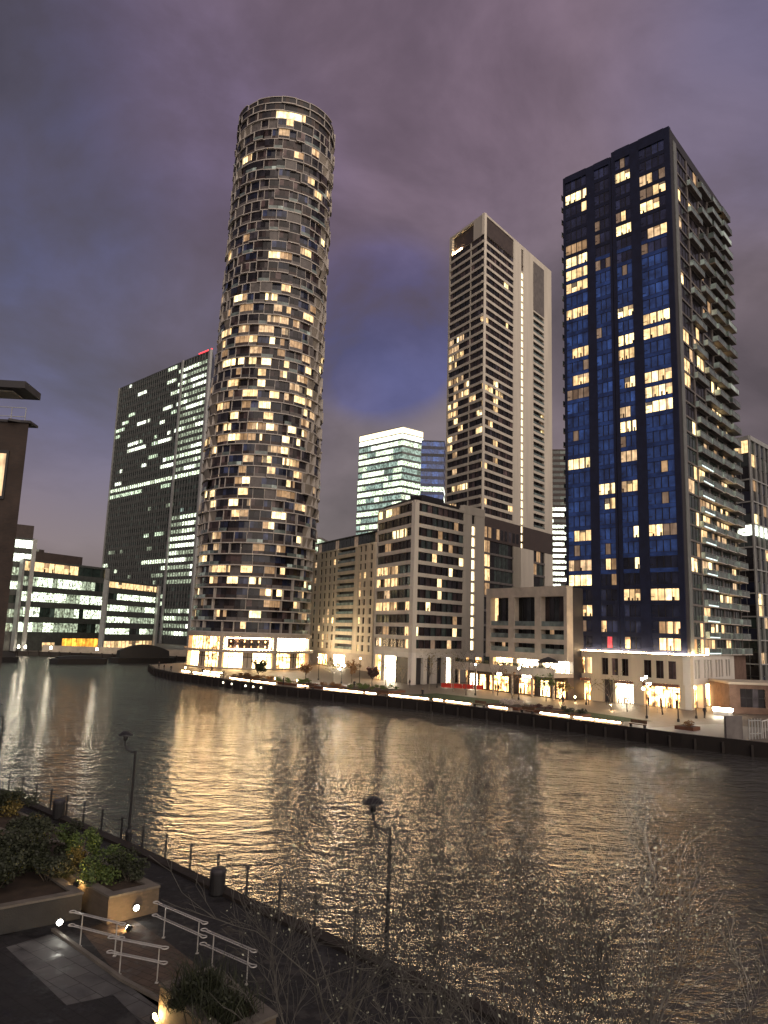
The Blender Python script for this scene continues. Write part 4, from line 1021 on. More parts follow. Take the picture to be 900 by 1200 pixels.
def near_brick():
    Y = 46.0; t = gd(34, 496, Y); h = t.z; C = p2(t); 
    A = (C[0] - 14, C[1] - 1.0); R = (C[0] - 9.5, C[1] + 15)
    rng = random.Random(7)
    b = Bld('brick_block', (C[0], C[1], 0), 'dark brick apartment block at the left edge with railing and canopy on top', 'building')
    F1, F2 = Face(A, C), Face(C, R)
    b.part('wall').prism([C, R, (A[0] - 9.5, A[1] + 15), A], .02, h, 'brick_near', 'roof_dark')
    cp = b.part('coping'); F1.box(cp, -.1, F1.L + .12, h + .004, h + .16, -1.2, .12, 'clad_dark'); F2.box(cp, .13, F2.L + .1, h + .004, h + .16, -1.2, .12, 'clad_dark')
    F1.window(b, F1.L - 3.6, F1.L - 1.15, h - 4.9, h - 2.1, 'lit_peach', 3, .03, fw=.12)
    fr = b.part('window_surround'); F1.box(fr, F1.L - 3.8, F1.L - 1.0, h - 5.1, h - 4.9, .004, .10, 'clad_dark'); F1.box(fr, F1.L - 3.8, F1.L - 1.0, h - 2.1, h - 1.9, .004, .10, 'clad_dark'); F1.box(fr, F1.L - 1.15, F1.L - 1.0, h - 4.9, h - 2.1, .004, .10, 'clad_dark')
    rl = b.part('railing')
    for k in range(9): 
        q = F1.P(F1.L - .5 - k * .9, h + .16, -.5); rl.tube([q, (q[0], q[1], q[2] + 1.0)], .03, 'steel_pale', 5)
    for z in (.55, 1.16): rl.tube([F1.P(F1.L - .5, h + z, -.5), F1.P(F1.L - 8, h + z, -.5)], .028, 'steel_pale', 5)
    # set-back storey and its oversailing canopy
    F1.box(b.part('penthouse'), 0, F1.L - 3.6, h + .17, h + 2.2, -2.9, -1.7, 'clad_dark')
    can = b.part('canopy'); z = gd(44, 455, Y).z; F1.box(can, 0, F1.L - .35, z - .15, z + .32, -2.2, .4, 'clad_dark'); F1.box(can, 0, F1.L - 1.4, z - .22, z - .152, -2.0, -.3, 'frame_white')
    for k in range(3): q = F1.P(F1.L - 3.2 - k * 2.6, h + .17, -1.5); can.tube([q, (q[0], q[1], z - .2)], .07, 'frame_dark')
    b.done()
near_brick()
# ================================================================== FAR PROMENADE
def edge_at(px, inset, z=0.0):
    """a point of the far promenade, inset metres behind the quay edge, on the sight line column px"""
    xs = [176, 182, 205, 240, 280, 320, 400, 500, 600, 700, 800, 900]; ys = [779, 784, 789, 793, 799, 804, 812, 822, 835, 848, 861, 872]
    for i in range(len(xs) - 1):
        if xs[i] <= px <= xs[i + 1]: break
    y = ys[i] + (ys[i + 1] - ys[i]) * (px - xs[i]) / (xs[i + 1] - xs[i]); p = gz(px, y, 0)
    a, b = gz(xs[i], ys[i], 0), gz(xs[i + 1], ys[i + 1], 0); t = (b - a).normalized()
    return Vector((p.x - t.y * -1 * 0 + (-t.y) * inset, p.y + t.x * inset, z)), t
surf('bench_wood', (.13, .075, .045), .6, .35, 3); surf('lawn', (.030, .055, .014), .9, .5, 6, bump=.6); surf('soil', (.05, .035, .025), .95, .4, 2); surf('corten', (.16, .07, .04), .8, .3, 1); surf('red_paint', (.55, .035, .02), .5, .2, 1)
surf('bark', (.10, .085, .07), .85, .3, 6); surf('bark_pale', (.22, .19, .15), .85, .3, 4); surf('steel', (.62, .61, .58), .35, .12, 4, metal=.35); surf('bark_near', (.105, .100, .090), .9, .4, 6); surf('white_paint', (.7, .7, .68), .5, .08, 1); surf('tarp', (.018, .018, .02), .7, .3, 1)
LBL = ['lit seat wall at the rounded tip of the far promenade, left of the round tower', 'longest lit seat wall curving past the round tower shops', 'short lit seat wall right of the round tower', 'lit seat wall in front of the beige block with punched windows', 'lit seat wall before the white lobby of the banded block', 'lit seat wall before the right half of the banded block', 'short lit seat wall before the red barrier', 'lit seat wall before the lit terrace restaurant', 'lit seat wall before the join of terrace block and blue tower', 'rightmost lit seat wall before the blue tower entrance', 'inner lit seat wall beside the round tower, behind the tip']
SEG = [(198, 243, 3.0), (262, 316, 1.4), (338, 350, 2.5), (374, 436, 1.2), (451, 497, 1.2), (502, 546, 1.2), (567, 592, 1.2), (627, 665, 1.2), (667, 690, 1.2), (692, 722, 1.2), (200, 225, 8.0)]
for k, (x0, x1, ins) in enumerate(SEG):
    n = max(2, int((x1 - x0) / 12)); pts = []
    for i in range(n + 1): p, t = edge_at(x0 + (x1 - x0) * i / n, ins); pts.append(p)
    root = thing('light_bench', pts[len(pts) // 2], LBL[k], 'bench', 'seat walls with light strips along the far quay')
    seat, led, foot = MB(), MB(), MB()
    for i in range(n):
        a, c = pts[i], pts[i + 1]; t = (c - a).normalized(); nn = Vector((-t.y, t.x, 0))
        def bx(mb, w0, w1, z0, z1, m_): mb.hexa([a + nn * w0 + Vector((0, 0, z0)), c + nn * w0 + Vector((0, 0, z0)), c + nn * w1 + Vector((0, 0, z0)), a + nn * w1 + Vector((0, 0, z0)), a + nn * w0 + Vector((0, 0, z1)), c + nn * w0 + Vector((0, 0, z1)), c + nn * w1 + Vector((0, 0, z1)), a + nn * w1 + Vector((0, 0, z1))], m_)
        bx(seat, -.15, .55, .42, .50, 'bench_wood'); bx(foot, .0, .5, .012, .415, 'stone_tan')
        led_on = (i * 7 + k * 3) % 5
        c = a + (c - a) * (.97 if led_on else .7); bx(led, -.05, -.005, .27, .40, 'led_warm')
    seat.build('seat', root); foot.build('base', root); led.build('light_strip', root)
# timber benches on the quay between them
def quay_bench(px, k):
    p, t = edge_at(px, .9); nn = Vector((-t.y, t.x, 0)); r = thing('quay_bench', p, k, 'bench', 'dark timber benches on the far quay')
    mb = MB(); F = Face((p.x - t.x * 1.1, p.y - t.y * 1.1), (p.x + t.x * 1.1, p.y + t.y * 1.1))
    F.box(mb, 0, 2.2, .40, .48, -.5, 0, 'bench_wood'); mb.build('seat', r)
    mb = MB(); F.box(mb, 0, 2.2, .55, .95, -.56, -.50, 'bench_wood'); mb.build('backrest', r)
    for a in (.1, 1.95): mb = MB(); F.box(mb, a, a + .12, .012, .398, -.48, -.04, 'frame_dark'); mb.build('leg', r)
for px, l in ((357, 'dark timber bench on the quay between beige block and round tower'), (443, 'dark timber bench on the quay below the join of beige and banded blocks'), (556, 'dark timber bench on the quay below the red barrier'), (612, 'dark timber bench on the quay below the left end of the restaurant'), (742, 'dark timber bench on the quay left of the globe lamp')):
    quay_bench(px, l)
# raised planters of brown steel with hedges
PL = [(252, 292, 3.6, 7.0, 'leaf_autumn', 'brown planter of rusty shrubs before the left shops of the round tower'), (296, 336, 3.6, 8.0, 'leaf_green', 'planter of green shrubs before the right shops of the round tower'),
      (345, 372, 3.0, 8, 'leaf_autumn', 'planter of russet shrubs between round tower and beige block'), (378, 432, 3.4, 11, 'leaf_green', 'wide green planter before the beige block'),
      (600, 625, 3.2, 8, 'leaf_purple', 'purple brown planter left of the yellow lit tree'), (630, 664, 3.0, 6, 'leaf_dark', 'dark hedge planter before the right half of the restaurant'), (770, 792, 4.5, 6.5, 'leaf_autumn', 'small low shrub bed before the blue tower entrance'), (555, 592, 3.0, 8.0, 'blossom', 'planter of pale flowering shrubs beside the red barrier')]
def leaves(mb, cx, cy, z0, rx, ry, rz, n, mat, rng, s0=.06, s1=.14):
    for i in range(n):
        while True:
            u = Vector((rng.uniform(-1, 1), rng.uniform(-1, 1), rng.uniform(-1, 1)))
            if u.length < 1: break
        u = u * (.75 + .25 * noise.noise(Vector((u.x * 2 + cx, u.y * 2 + cy, u.z * 2))) * 2)
        c = Vector((cx + u.x * rx, cy + u.y * ry, z0 + rz + u.z * rz)); s = rng.uniform(s0, s1)
        if c.z < z0: continue
        a = Vector((rng.uniform(-1, 1), rng.uniform(-1, 1), rng.uniform(-1, 1))).normalized() * s; b_ = a.orthogonal().normalized() * s * .6
        mb.quad([c - a, c + b_, c + a, c - b_], mat)
rng = random.Random(3)
for x0, x1, w0, w1, mt, l in PL:
    a, t = edge_at(x0, 0); c, _ = edge_at(x1, 0); F = Face(p2(a), p2(c)); r = thing('planter', F.P(F.L / 2, 0, -(w0 + w1) / 2), l, 'planter', 'planters along the far promenade')
    mb = MB(); F.box(mb, 0, F.L, .012, .45, -w0 - .12, -w0, 'corten'); F.box(mb, 0, F.L, .012, .45, -w1, -w1 + .12, 'corten'); F.box(mb, 0, .12, .012, .44, -w1 + .12, -w0 - .12, 'corten'); F.box(mb, F.L - .12, F.L, .012, .44, -w1 + .12, -w0 - .12, 'corten'); mb.build('wall', r)
    mb = MB(); F.box(mb, .12, F.L - .12, .012, .40, -w1 + .12, -w0 - .12, 'soil'); mb.build('soil', r)
    mb = MB()
    for k in range(int(F.L * 1.5)):
        q = F.P(rng.uniform(.5, F.L - .5), 0, -rng.uniform(w0 + .4, w1 - .4)); leaves(mb, q[0], q[1], .38, rng.uniform(.5, .9), rng.uniform(.4, .8), rng.uniform(.25, .6), 90, mt, rng, .06, .15)
    mb.build('shrubs', r)
# lawns
mb = MB()
q = [edge_at(446, 3)[0], edge_at(548, 3)[0], edge_at(560, 14)[0], edge_at(455, 15)[0]]; mb.quad([(p.x, p.y, .008) for p in q], 'lawn'); tag(mb.build('lawn'), kind='structure')
mb = MB(); q = [edge_at(612, 6.5)[0], edge_at(704, 5)[0], edge_at(720, 10)[0], edge_at(622, 12)[0]]; mb.quad([(p.x, p.y, .008) for p in q], 'lawn'); tag(mb.build('lawn'), kind='structure')
mb = MB(); q = [edge_at(748, .9)[0], edge_at(874, .7)[0], edge_at(866, 17)[0], edge_at(770, 15)[0]]; mb.quad([(p.x, p.y, .012) for p in q], 'concrete_path'); tag(mb.build('path'), kind='structure')
# red barrier
a = gz(517, 806.5, 0); c = gz(577, 810, 0); F = Face(p2(a), p2(c)); r = thing('barrier', F.P(F.L / 2, 0, 0), 'long low red barrier between banded block and restaurant', 'barrier')
mb = MB(); k = int(F.L / 2.2)
for i in range(k): F.box(mb, i * 2.2, i * 2.2 + 2.1, .18, 1.05, 0, .06, 'red_paint')
mb.build('panel', r)
for i in range(min(k, 12)): mb = MB(); F.box(mb, i * 2.2 + .4, i * 2.2 + .5, .01, 1.1, -.14, -.01, 'frame_dark'); mb.build('post', r)
# ---- lamps
def point(loc, e, col, r=.12, name='lamp_light', parent=None):
    l = bpy.data.lights.new(name, 'POINT'); l.energy = e; l.color = col; l.shadow_soft_size = r; o = bpy.data.objects.new(name, l); COL.objects.link(o)
    if parent is not None: o.parent = parent; o.location = Vector(loc) - parent.location
    else: o.location = loc
    return o
def far_lamp(px, py, h, kind, label):
    p = gz(px, py, 0); r = thing('street_lamp', p, label, 'street lamp', 'lamps along the far promenade')
    mb = MB(); mb.tube([p, p + Vector((0, 0, h))], [.09, .05], 'frame_dark'); mb.build('pole', r)
    mb = MB(); mb.lathe(p, [(.18, .01), (.18, .35), (.1, .45)], 'frame_dark', 10); mb.build('base', r)
    top = p + Vector((0, 0, h))
    if kind == 'off': mb = MB(); mb.lathe(top, [(.06, 0), (.32, .12), (.30, .2), (.05, .3)], 'frame_dark', 12); mb.build('lamp_head', r)
    elif kind == 'cluster':
        for dx, dz in ((-.55, -.15), (.0, .12), (.5, -.8), (-.45, -1.5)):
            arm = MB(); q = top + Vector((dx, -.1, dz)); arm.tube([top + Vector((0, 0, dz - .15)), q + Vector((0, 0, -.15))], .03, 'frame_dark', 5); armo = arm.build('arm', r)
            gm_ = MB(); gm_.lathe(q, [(.02, -.17), (.15, -.1), (.19, 0), (.15, .12), (.02, .18)], 'lamp_globe', 10); gm_.build('globe', armo, r.location)
    else:
        mb = MB(); mb.lathe(top, [(.02, 0), (.12, .04), (.15, .14), (.12, .24), (.02, .28)], 'lamp_orange' if kind == 'orange' else 'lamp_globe', 10); mb.build('globe', r)
        mb = MB(); mb.lathe(top, [(.24, .285), (.22, .33), (.03, .4)], 'frame_dark', 10); mb.build('lamp_head', r)
        point(top + Vector((0, -.3, .1)), 300 if kind == 'orange' else 360, (1, .62, .28) if kind == 'orange' else (1, .88, .7), .2, 'lamp_light', r)
for a in ((758, 842, 5.6, 'cluster', 'lamp with a cluster of glowing white globes at the blue tower entrance'), (795, 846, 3.6, 'off', 'unlit black lamp post on the pale paving, left one of two'), (816, 842, 4.2, 'on', 'black lamp post on the pale paving nearest the white columns'),
          (687, 826, 3.6, 'off', 'unlit lamp post before the lit door at the left of the blue tower'), (608, 820, 5.2, 'on', 'tall lamp post before the middle restaurant sign'), (557, 815, 5.4, 'on', 'lamp post with white lamp at the left end of the restaurant'),
          (421, 803, 5.2, 'orange', 'lamp post with orange lamp before the beige block'), (400, 801, 4.4, 'cluster', 'lamp with white globes before the lobby of the beige block'), (373, 797, 4.8, 'on', 'lamp post beside the right end of the round tower shops'), (512, 806, 5.2, 'off', 'unlit lamp post on the lawn before the banded block')): far_lamp(*a)
# glowing lights under the trees and on walls: bollards
for px, py, l in ((217, 786, 'small bollard light at the tip of the far promenade'), (322, 800, 'small bollard light between the planters of the round tower'), (348, 802, 'bollard light right of the round tower'), (656, 822, 'bollard light under the yellow lit tree'), (716, 832, 'bollard light at the foot of the slim pale tree'), (674, 822, 'bollard light beside the lit door left of the blue tower')):
    p = gz(px, py, 0); r = thing('bollard_light', p, l, 'bollard', 'bollard lights on the far promenade'); mb = MB(); mb.lathe(p, [(.09, .01), (.09, .6), (.06, .62)], 'frame_dark', 8); mb.build('post', r); mb = MB(); mb.lathe(p, [(.07, .63), (.10, .7), (.10, .84), (.03, .9)], 'lamp_orange', 8); mb.build('globe', r)
    point(p + Vector((0, -.4, 1.0)), 90, (1, .66, .34), .15, 'lamp_light', r)
# round lights on the quay wall
for k, (px, l) in enumerate(((264, 'first'), (274, 'second'), (290, 'third'), (299, 'fourth'), (308, 'rightmost'))):
    p, t = edge_at(px, -.37, -.55); mb = MB(); nn = Vector((t.y, -t.x, 0))
    mb.tube([p, p + nn * .12], .16, 'quay_lens', 10); tag(mb.build('quay_light'), f'{l} of the five round lights on the quay wall below the round tower', 'light', 'round lights on the quay wall')
# ---- trees
def tree(name, base, h, spread, label, seed, bark='bark', leafm=None, nleaf=0, levels=4, split=3, r0=.12, group=None, upright=.5, sides=4, trunk_frac=.3, lean=(0, 0), cat='tree', ls=(.05, .11), rmin=.004):
    rng = random.Random(seed); root = thing(name, base, label, cat, group); base = Vector(base)
    tr, br, lf = MB(), MB(), MB(); tips = []
    tt = base + Vector((lean[0], lean[1], h * trunk_frac))
    tr.tube([base, base.lerp(tt, .5) + Vector((rng.uniform(-.05, .05), rng.uniform(-.05, .05), 0)), tt], [r0, r0 * .85, r0 * .7], bark, 7)
    def grow(p, d, ln, r, lv):
        n = 3 if lv > 1 else 2; pts = [p]; dd = d.copy()
        for i in range(n):
            dd = (dd + Vector((rng.gauss(0, .16), rng.gauss(0, .16), rng.gauss(0, .10) + .06 * upright))).normalized(); pts.append(pts[-1] + dd * ln / n)
        br.tube(pts, [max(r * (1 - .55 * i / n), rmin) for i in range(n + 1)], bark, sides if lv > 1 else 3, cap=False)
        tips.append((pts[-1], lv)); tips.append((pts[1], lv))
        if lv <= 0: return
        for k in range(split + (1 if rng.random() < .4 else 0)):
            q = pts[rng.randint(1, n)] if k else pts[-1]
            ax = Vector((rng.gauss(0, 1), rng.gauss(0, 1), rng.gauss(0, .55) + .35 * upright)).normalized()
            nd = (dd * rng.uniform(.7, 1.2) + ax * rng.uniform(.45, .9)).normalized()
            grow(q, nd, ln * rng.uniform(.58, .82), r * .52, lv - 1)
    for k in range(split + 2):
        a = 2 * math.pi * (k + rng.random() * .6) / (split + 2); d = Vector((math.cos(a) * spread, math.sin(a) * spread, 1.0)).normalized()
        grow(tt - Vector((0, 0, rng.random() * h * trunk_frac * .3)), d, h * (1 - trunk_frac) * .42, r0 * .5, levels)
    tr.build('trunk', root); br.build('branches', root)
    small = [t_[0] for t_ in tips if t_[1] <= 1]
    if leafm:
        for i in range(nleaf):
            c = rng.choice(small) + Vector((rng.gauss(0, .12), rng.gauss(0, .12), rng.gauss(0, .12))); s = rng.uniform(*ls)
            a = Vector((rng.uniform(-1, 1), rng.uniform(-1, 1), rng.uniform(-1, 1))).normalized() * s; b_ = a.orthogonal().normalized() * s * .6
            lf.quad([c - a, c + b_, c + a, c - b_], leafm)
    if lf.f: lf.build('leaves', root)
    return root
FT = [(391, 800, 6.0, .5, 'bark_pale', 'leaf_yellow', 350, 'young tree with yellow leaves before the beige block lobby'), (436, 803, 4.6, .8, 'bark', 'leaf_purple', 1600, 'round purple brown tree between beige and banded blocks'), (302, 797, 4.8, .7, 'bark', 'leaf_dark', 2200, 'dense dark tree before the shops of the round tower'),
      (503, 808, 8.5, .35, 'bark_pale', 'leaf_yellow', 120, 'slim pale birch on the lawn before the banded block'), (531, 811, 8.0, .35, 'bark_pale', 'leaf_yellow', 60, 'slim bare birch left of the red barrier'), (546, 815, 10.5, .4, 'bark', None, 0, 'tall bare tree at the corner between banded block and restaurant'),
      (656, 822, 4.2, .5, 'bark_pale', 'leaf_yellow', 500, 'small yellow lit tree before the restaurant'), (716, 834, 7.0, .4, 'bark_pale', 'leaf_yellow', 60, 'slim bare lit tree before the stone base of the blue tower'), (690, 826, 6.0, .5, 'bark', None, 0, 'small bare tree beside the lit door of the blue tower'),
      (412, 800, 5.0, .6, 'bark', 'leaf_autumn', 600, 'russet tree beside the orange lamp'), (471, 803, 5.0, .5, 'bark_pale', None, 0, 'small bare tree before the white lobby'), (358, 797, 4.4, .6, 'bark', 'leaf_autumn', 700, 'russet tree at the right end of the round tower shops'), (583, 815, 7.5, .45, 'bark', None, 0, 'bare tree before the left shops under the terrace'), (452, 803, 6.5, .4, 'bark_pale', 'leaf_yellow', 150, 'slim tree with few yellow leaves at the corner of the beige block'), (640, 822, 5.5, .5, 'bark', 'leaf_green', 500, 'small green tree before the middle of the restaurant'), (735, 834, 5.5, .45, 'bark', None, 0, 'small bare tree left of the white shopfront of the blue tower'), (600, 818, 6.5, .5, 'bark', 'leaf_autumn', 150, 'thin bare tree with a few russet leaves left of the tall restaurant lamp')]
for k, (px, py, h, sp, bk, lm, n, l) in enumerate(FT):
    tree('tree', gz(px, py, 0), h, sp, l, 200 + k, bk, lm, n, 2 if h < 8 else 3, 3, .09, 'small trees along the far promenade', ls=(.10, .2))
# white counter, gate and footbridge railing at the right
a, c = gz(836, 838, 0), gz(857, 840, 0); F = Face(p2(a), p2(c)); r = thing('counter', p2(a) + (0,), 'white glowing counter standing on the pale paving before the brick pavilion', 'counter')
mb = MB(); F.box(mb, 0, F.L, .012, .7, -.8, 0, 'white_paint'); mb.build('body', r); mb = MB(); F.box(mb, -.05, F.L + .05, .72, 1.15, -.85, .05, 'led_white'); mb.build('light_box', r)
a, c = gz(880, 866, 0), gz(965, 862, 0); F = Face(p2(a), p2(c)); r = thing('footbridge_railing', p2(a) + (0,), 'white steel railing rising over the quay at the right edge', 'railing')
for k in range(24):
    mb = MB(); z0 = .012 + .045 * k * 0; F.box(mb, 2.0 + k * .45, 2.06 + k * .45, .012, 1.9 + .07 * k, 0, .06, 'white_paint'); mb.build('baluster', r)
mb = MB(); mb.hexa([F.P(2, 1.9, .08), F.P(12.6, 3.55, .08), F.P(12.6, 3.55, -.04), F.P(2, 1.9, -.04), F.P(2, 2.0, .08), F.P(12.6, 3.68, .08), F.P(12.6, 3.68, -.04), F.P(2, 2.0, -.04)], 'white_paint'); mb.build('top_rail', r)
r = thing('gate', p2(a) + (0,), 'pale steel gate with tall round posts at the right end of the quay', 'gate')
for k in range(5): mb = MB(); q = Vector(F.P(-.6 + k * .5, .012, .3)); mb.tube([q, q + Vector((0, 0, 2.3))], .07, 'steel_pale', 8); mb.build('post', r)
mb = MB(); F.box(mb, -.6, 1.4, 2.05, 2.15, .26, .34, 'steel_pale'); F.box(mb, -.6, 1.4, .6, .68, .26, .34, 'steel_pale'); mb.build('rail', r)
mb = MB(); F.box(mb, -3.6, -.9, .012, 2.6, -.6, -.3, 'panel_grey'); tag(mb.build('stone_block', None, Vector(F.P(-2, 0, 0))), 'grey concrete wall slab left of the steel gate', 'wall')
p = F.P(.4, 2.6, .6); 
# ---- quay railing by the blue tower entrance
a, c = gz(728, 832, 0), gz(792, 838, 0); F = Face(p2(a), p2(c)); r = thing('railing', p2(a) + (0,), 'thin metal railing before the shopfronts of the blue tower', 'railing')
for k in range(int(F.L / 1.4) + 1): mb = MB(); q = Vector(F.P(k * 1.4, .012, 0)); mb.tube([q, q + Vector((0, 0, 1.15))], .035, 'steel_pale', 5); mb.build('post', r)
mb = MB(); mb.tube([F.P(0, 1.15, 0), F.P(F.L, 1.15, 0)], .04, 'steel_pale', 5); mb.tube([F.P(0, .6, 0), F.P(F.L, .6, 0)], .02, 'steel_pale', 5); mb.build('top_rail', r)
# ---- people
def person_mesh():
    vs = [((0, 0, .95), .155), ((0, 0, 1.15), .14), ((0, 0, 1.38), .17), ((0, 0, 1.50), .06), ((0, 0, 1.58), .085), ((0, .01, 1.68), .095), ((0, 0, 1.76), .05),
          ((-.10, 0, .88), .10), ((-.12, .05, .48), .065), ((-.13, -.02, .08), .05), ((-.13, .12, .04), .04), ((.10, 0, .88), .10), ((.13, -.08, .48), .065), ((.13, -.18, .09), .05), ((.13, -.05, .04), .04),
          ((-.20, 0, 1.40), .07), ((-.26, -.04, 1.12), .05), ((-.24, .10, .90), .038), ((-.235, .14, .82), .035), ((.20, 0, 1.40), .07), ((.26, .02, 1.12), .05), ((.24, .12, .92), .038), ((.235, .17, .85), .035)]
    es = [(0, 1), (1, 2), (2, 3), (3, 4), (4, 5), (5, 6), (0, 7), (7, 8), (8, 9), (9, 10), (0, 11), (11, 12), (12, 13), (13, 14), (2, 15), (15, 16), (16, 17), (17, 18), (2, 19), (19, 20), (20, 21), (21, 22)]
    me = bpy.data.meshes.new('person'); me.from_pydata([v[0] for v in vs], es, []); me.update(); o = bpy.data.objects.new('person', me); COL.objects.link(o)
    md = o.modifiers.new('skin', 'SKIN'); 
    for i, v in enumerate(vs): me.skin_vertices[0].data[i].radius = (v[1], v[1] * .85); me.skin_vertices[0].data[i].use_root = (i == 0)
    sb = o.modifiers.new('sub', 'SUBSURF'); sb.levels = 1; sb.render_levels = 1
    dg = bpy.context.evaluated_depsgraph_get(); m2 = bpy.data.meshes.new_from_object(o.evaluated_get(dg)); bpy.data.objects.remove(o); return m2
surf('coat_dark', (.02, .02, .025), .9, .3, 8); surf('skin_tone', (.35, .20, .14), .6, .1, 8)
pm = person_mesh(); pm.materials.append(MAT['coat_dark']); pm.materials.append(MAT['skin_tone'])
for pl in pm.polygons: pl.use_smooth = True; pl.material_index = 1 if pm.vertices[pl.vertices[0]].co.z > 1.53 or (abs(pm.vertices[pl.vertices[0]].co.x) > .2 and pm.vertices[pl.vertices[0]].co.z < .92) else 0
for px, py, rz, l in ((480, 806, 2, 'person in dark clothes standing on the lawn before the white lobby'), (186, 784, .5, 'leftmost person in dark clothes at the tip of the far promenade'), (192, 786.5, 2.2, 'person in dark clothes second from the tip of the far promenade'), (200, 788, 4, 'person in dark clothes walking left of the first lit seat wall'), (237, 792, 1, 'person in dark clothes beside the seat wall under the round tower'),
                      (262, 795, 3, 'person in dark clothes before the rusty shrub planter'), (332, 803, 5, 'person in dark clothes standing left of the short lit seat wall'), (495, 819, 0, 'person in dark clothes on the quay before the slim birch'), (776, 838, 1.4, 'person in dark clothes before the warm shopfront of the blue tower'), (660, 828, 3.6, 'person in dark clothes walking before the yellow lit tree'),
                      (584, 812, 2, 'person in dark clothes under the left end of the terrace'), (622, 815, 1, 'person in dark clothes at the shop doors under the middle of the terrace'), (628, 815.5, 4, 'person in dark clothes facing another at the shop doors under the terrace'), (712, 826, .4, 'person in dark clothes before the white shopfront of the blue tower'), (826, 842, 5.2, 'person in dark clothes on the pale paving left of the glowing counter'), (415, 808, 2.8, 'person in dark clothes walking behind the wide green planter'), (248, 789, 3.3, 'person in dark clothes at the left shops of the round tower')):
    o = bpy.data.objects.new('person', pm); COL.objects.link(o); o.location = gz(px, py, 0); o.location.z = .02; o.rotation_euler = (0, 0, rz); tag(o, l, 'person', 'people on the far promenade')
# ---- dark boats and low wall at the left
def boat(x0, x1, y, top, label, cabin, k):
    a = gz(x0, y, ZW); c = gz(x1, y - .5, ZW); F = Face(p2(a), p2(c)); r = thing('barge', F.P(F.L / 2, 0, 0)[:2] + (ZW,), label, 'boat', 'dark barges moored at the left')
    mb = MB(); Lh = F.L
    for (u0, u1, s0, s1) in ((0, Lh * .08, .45, 1.0), (Lh * .08, Lh * .92, 1, 1), (Lh * .92, Lh, 1.0, .45)):
        w = 2.4
        mb.hexa([F.P(u0, ZW - .3, -w + w * s0 * .8), F.P(u1, ZW - .3, -w + w * s1 * .8), F.P(u1, ZW - .3, -w - w * s1 * .8), F.P(u0, ZW - .3, -w - w * s0 * .8), F.P(u0, ZW + 1.5, -w + w * s0), F.P(u1, ZW + 1.5, -w + w * s1), F.P(u1, ZW + 1.5, -w - w * s1), F.P(u0, ZW + 1.5, -w - w * s0)], 'tarp')
    mb.build('hull', r)
    mb = MB(); n = 9
    for i in range(n):
        f0, f1 = i / n, (i + 1) / n; g0, g1 = .25 + .75 * math.sin(math.pi * (.12 + .76 * f0)), .25 + .75 * math.sin(math.pi * (.12 + .76 * f1))
        u0, u1 = Lh * (.12 + .76 * f0), Lh * (.12 + .76 * f1)
        mb.hexa([F.P(u0, ZW + 1.52, -.6), F.P(u1, ZW + 1.52, -.6), F.P(u1, ZW + 1.52, -4.2), F.P(u0, ZW + 1.52, -4.2), F.P(u0, ZW + 1.5 + top * g0, -1.3), F.P(u1, ZW + 1.5 + top * g1, -1.3), F.P(u1, ZW + 1.5 + top * g1, -3.5), F.P(u0, ZW + 1.5 + top * g0, -3.5)], 'tarp')
    mb.build('tarpaulin' if cabin else 'cabin', r)
boat(62, 128, 778.5, .9, 'long low dark barge moored below the golden lobby', 0, 1); boat(132, 208, 777, 4.2, 'dark covered barge with humped tarpaulin beside the round tower', 1, 2); boat(-18, 24, 776.5, 1.8, 'dark barge at the left edge of the far water', 1, 3)
a, c = (-150, 262), (-52, 256); F = Face(a, c)
mb = MB(); F.box(mb, 0, F.L, -1.5, .012, .01, .5, 'timber_dark'); F.box(mb, 30, F.L, .016, 2.2, -3.2, -2.8, 'stone_tan')
for i in range(26): F.box(mb, i * 3.8, i * 3.8 + .4, -1.6, .3, .5, .9, 'timber_dark')
tag(mb.build('dock_wall', None, Vector(F.P(50, 0, 0))), 'dark dock wall with a pale low wall on it below the office buildings', 'quay wall')
for k, (px, l) in enumerate(((22, 'leftmost'), (30, 'second'), (60, 'third'), (114, 'fourth'), (166, 'rightmost'))):
    p = gd(px, 757, 256.5); p.z = 2.1; y0 = p.y; F_ = F; r = thing('wall_lamp', p, f'{l} of the five white downlights on the dock wall below the offices', 'lamp', 'white downlights below the offices')
    mb = MB(); mb.box(p.x - .25, p.x + .25, p.y - .1, p.y + .25, p.z, p.z + .3, 'frame_dark'); mb.build('housing', r); mb = MB(); mb.hexa([(p.x - .32, p.y - .2, p.z - .85), (p.x + .32, p.y - .2, p.z - .85), (p.x + .32, p.y + .1, p.z - .85), (p.x - .32, p.y + .1, p.z - .85), (p.x - .16, p.y - .1, p.z - .01), (p.x + .16, p.y - .1, p.z - .01), (p.x + .16, p.y + .1, p.z - .01), (p.x - .16, p.y + .1, p.z - .01)], 'led_white'); mb.build('lamp_shade', r)
    mb = MB(); mb.tube([(p.x, p.y + .35, .02), (p.x, p.y + .35, p.z + .3)], .07, 'frame_dark'); mb.build('post', r)
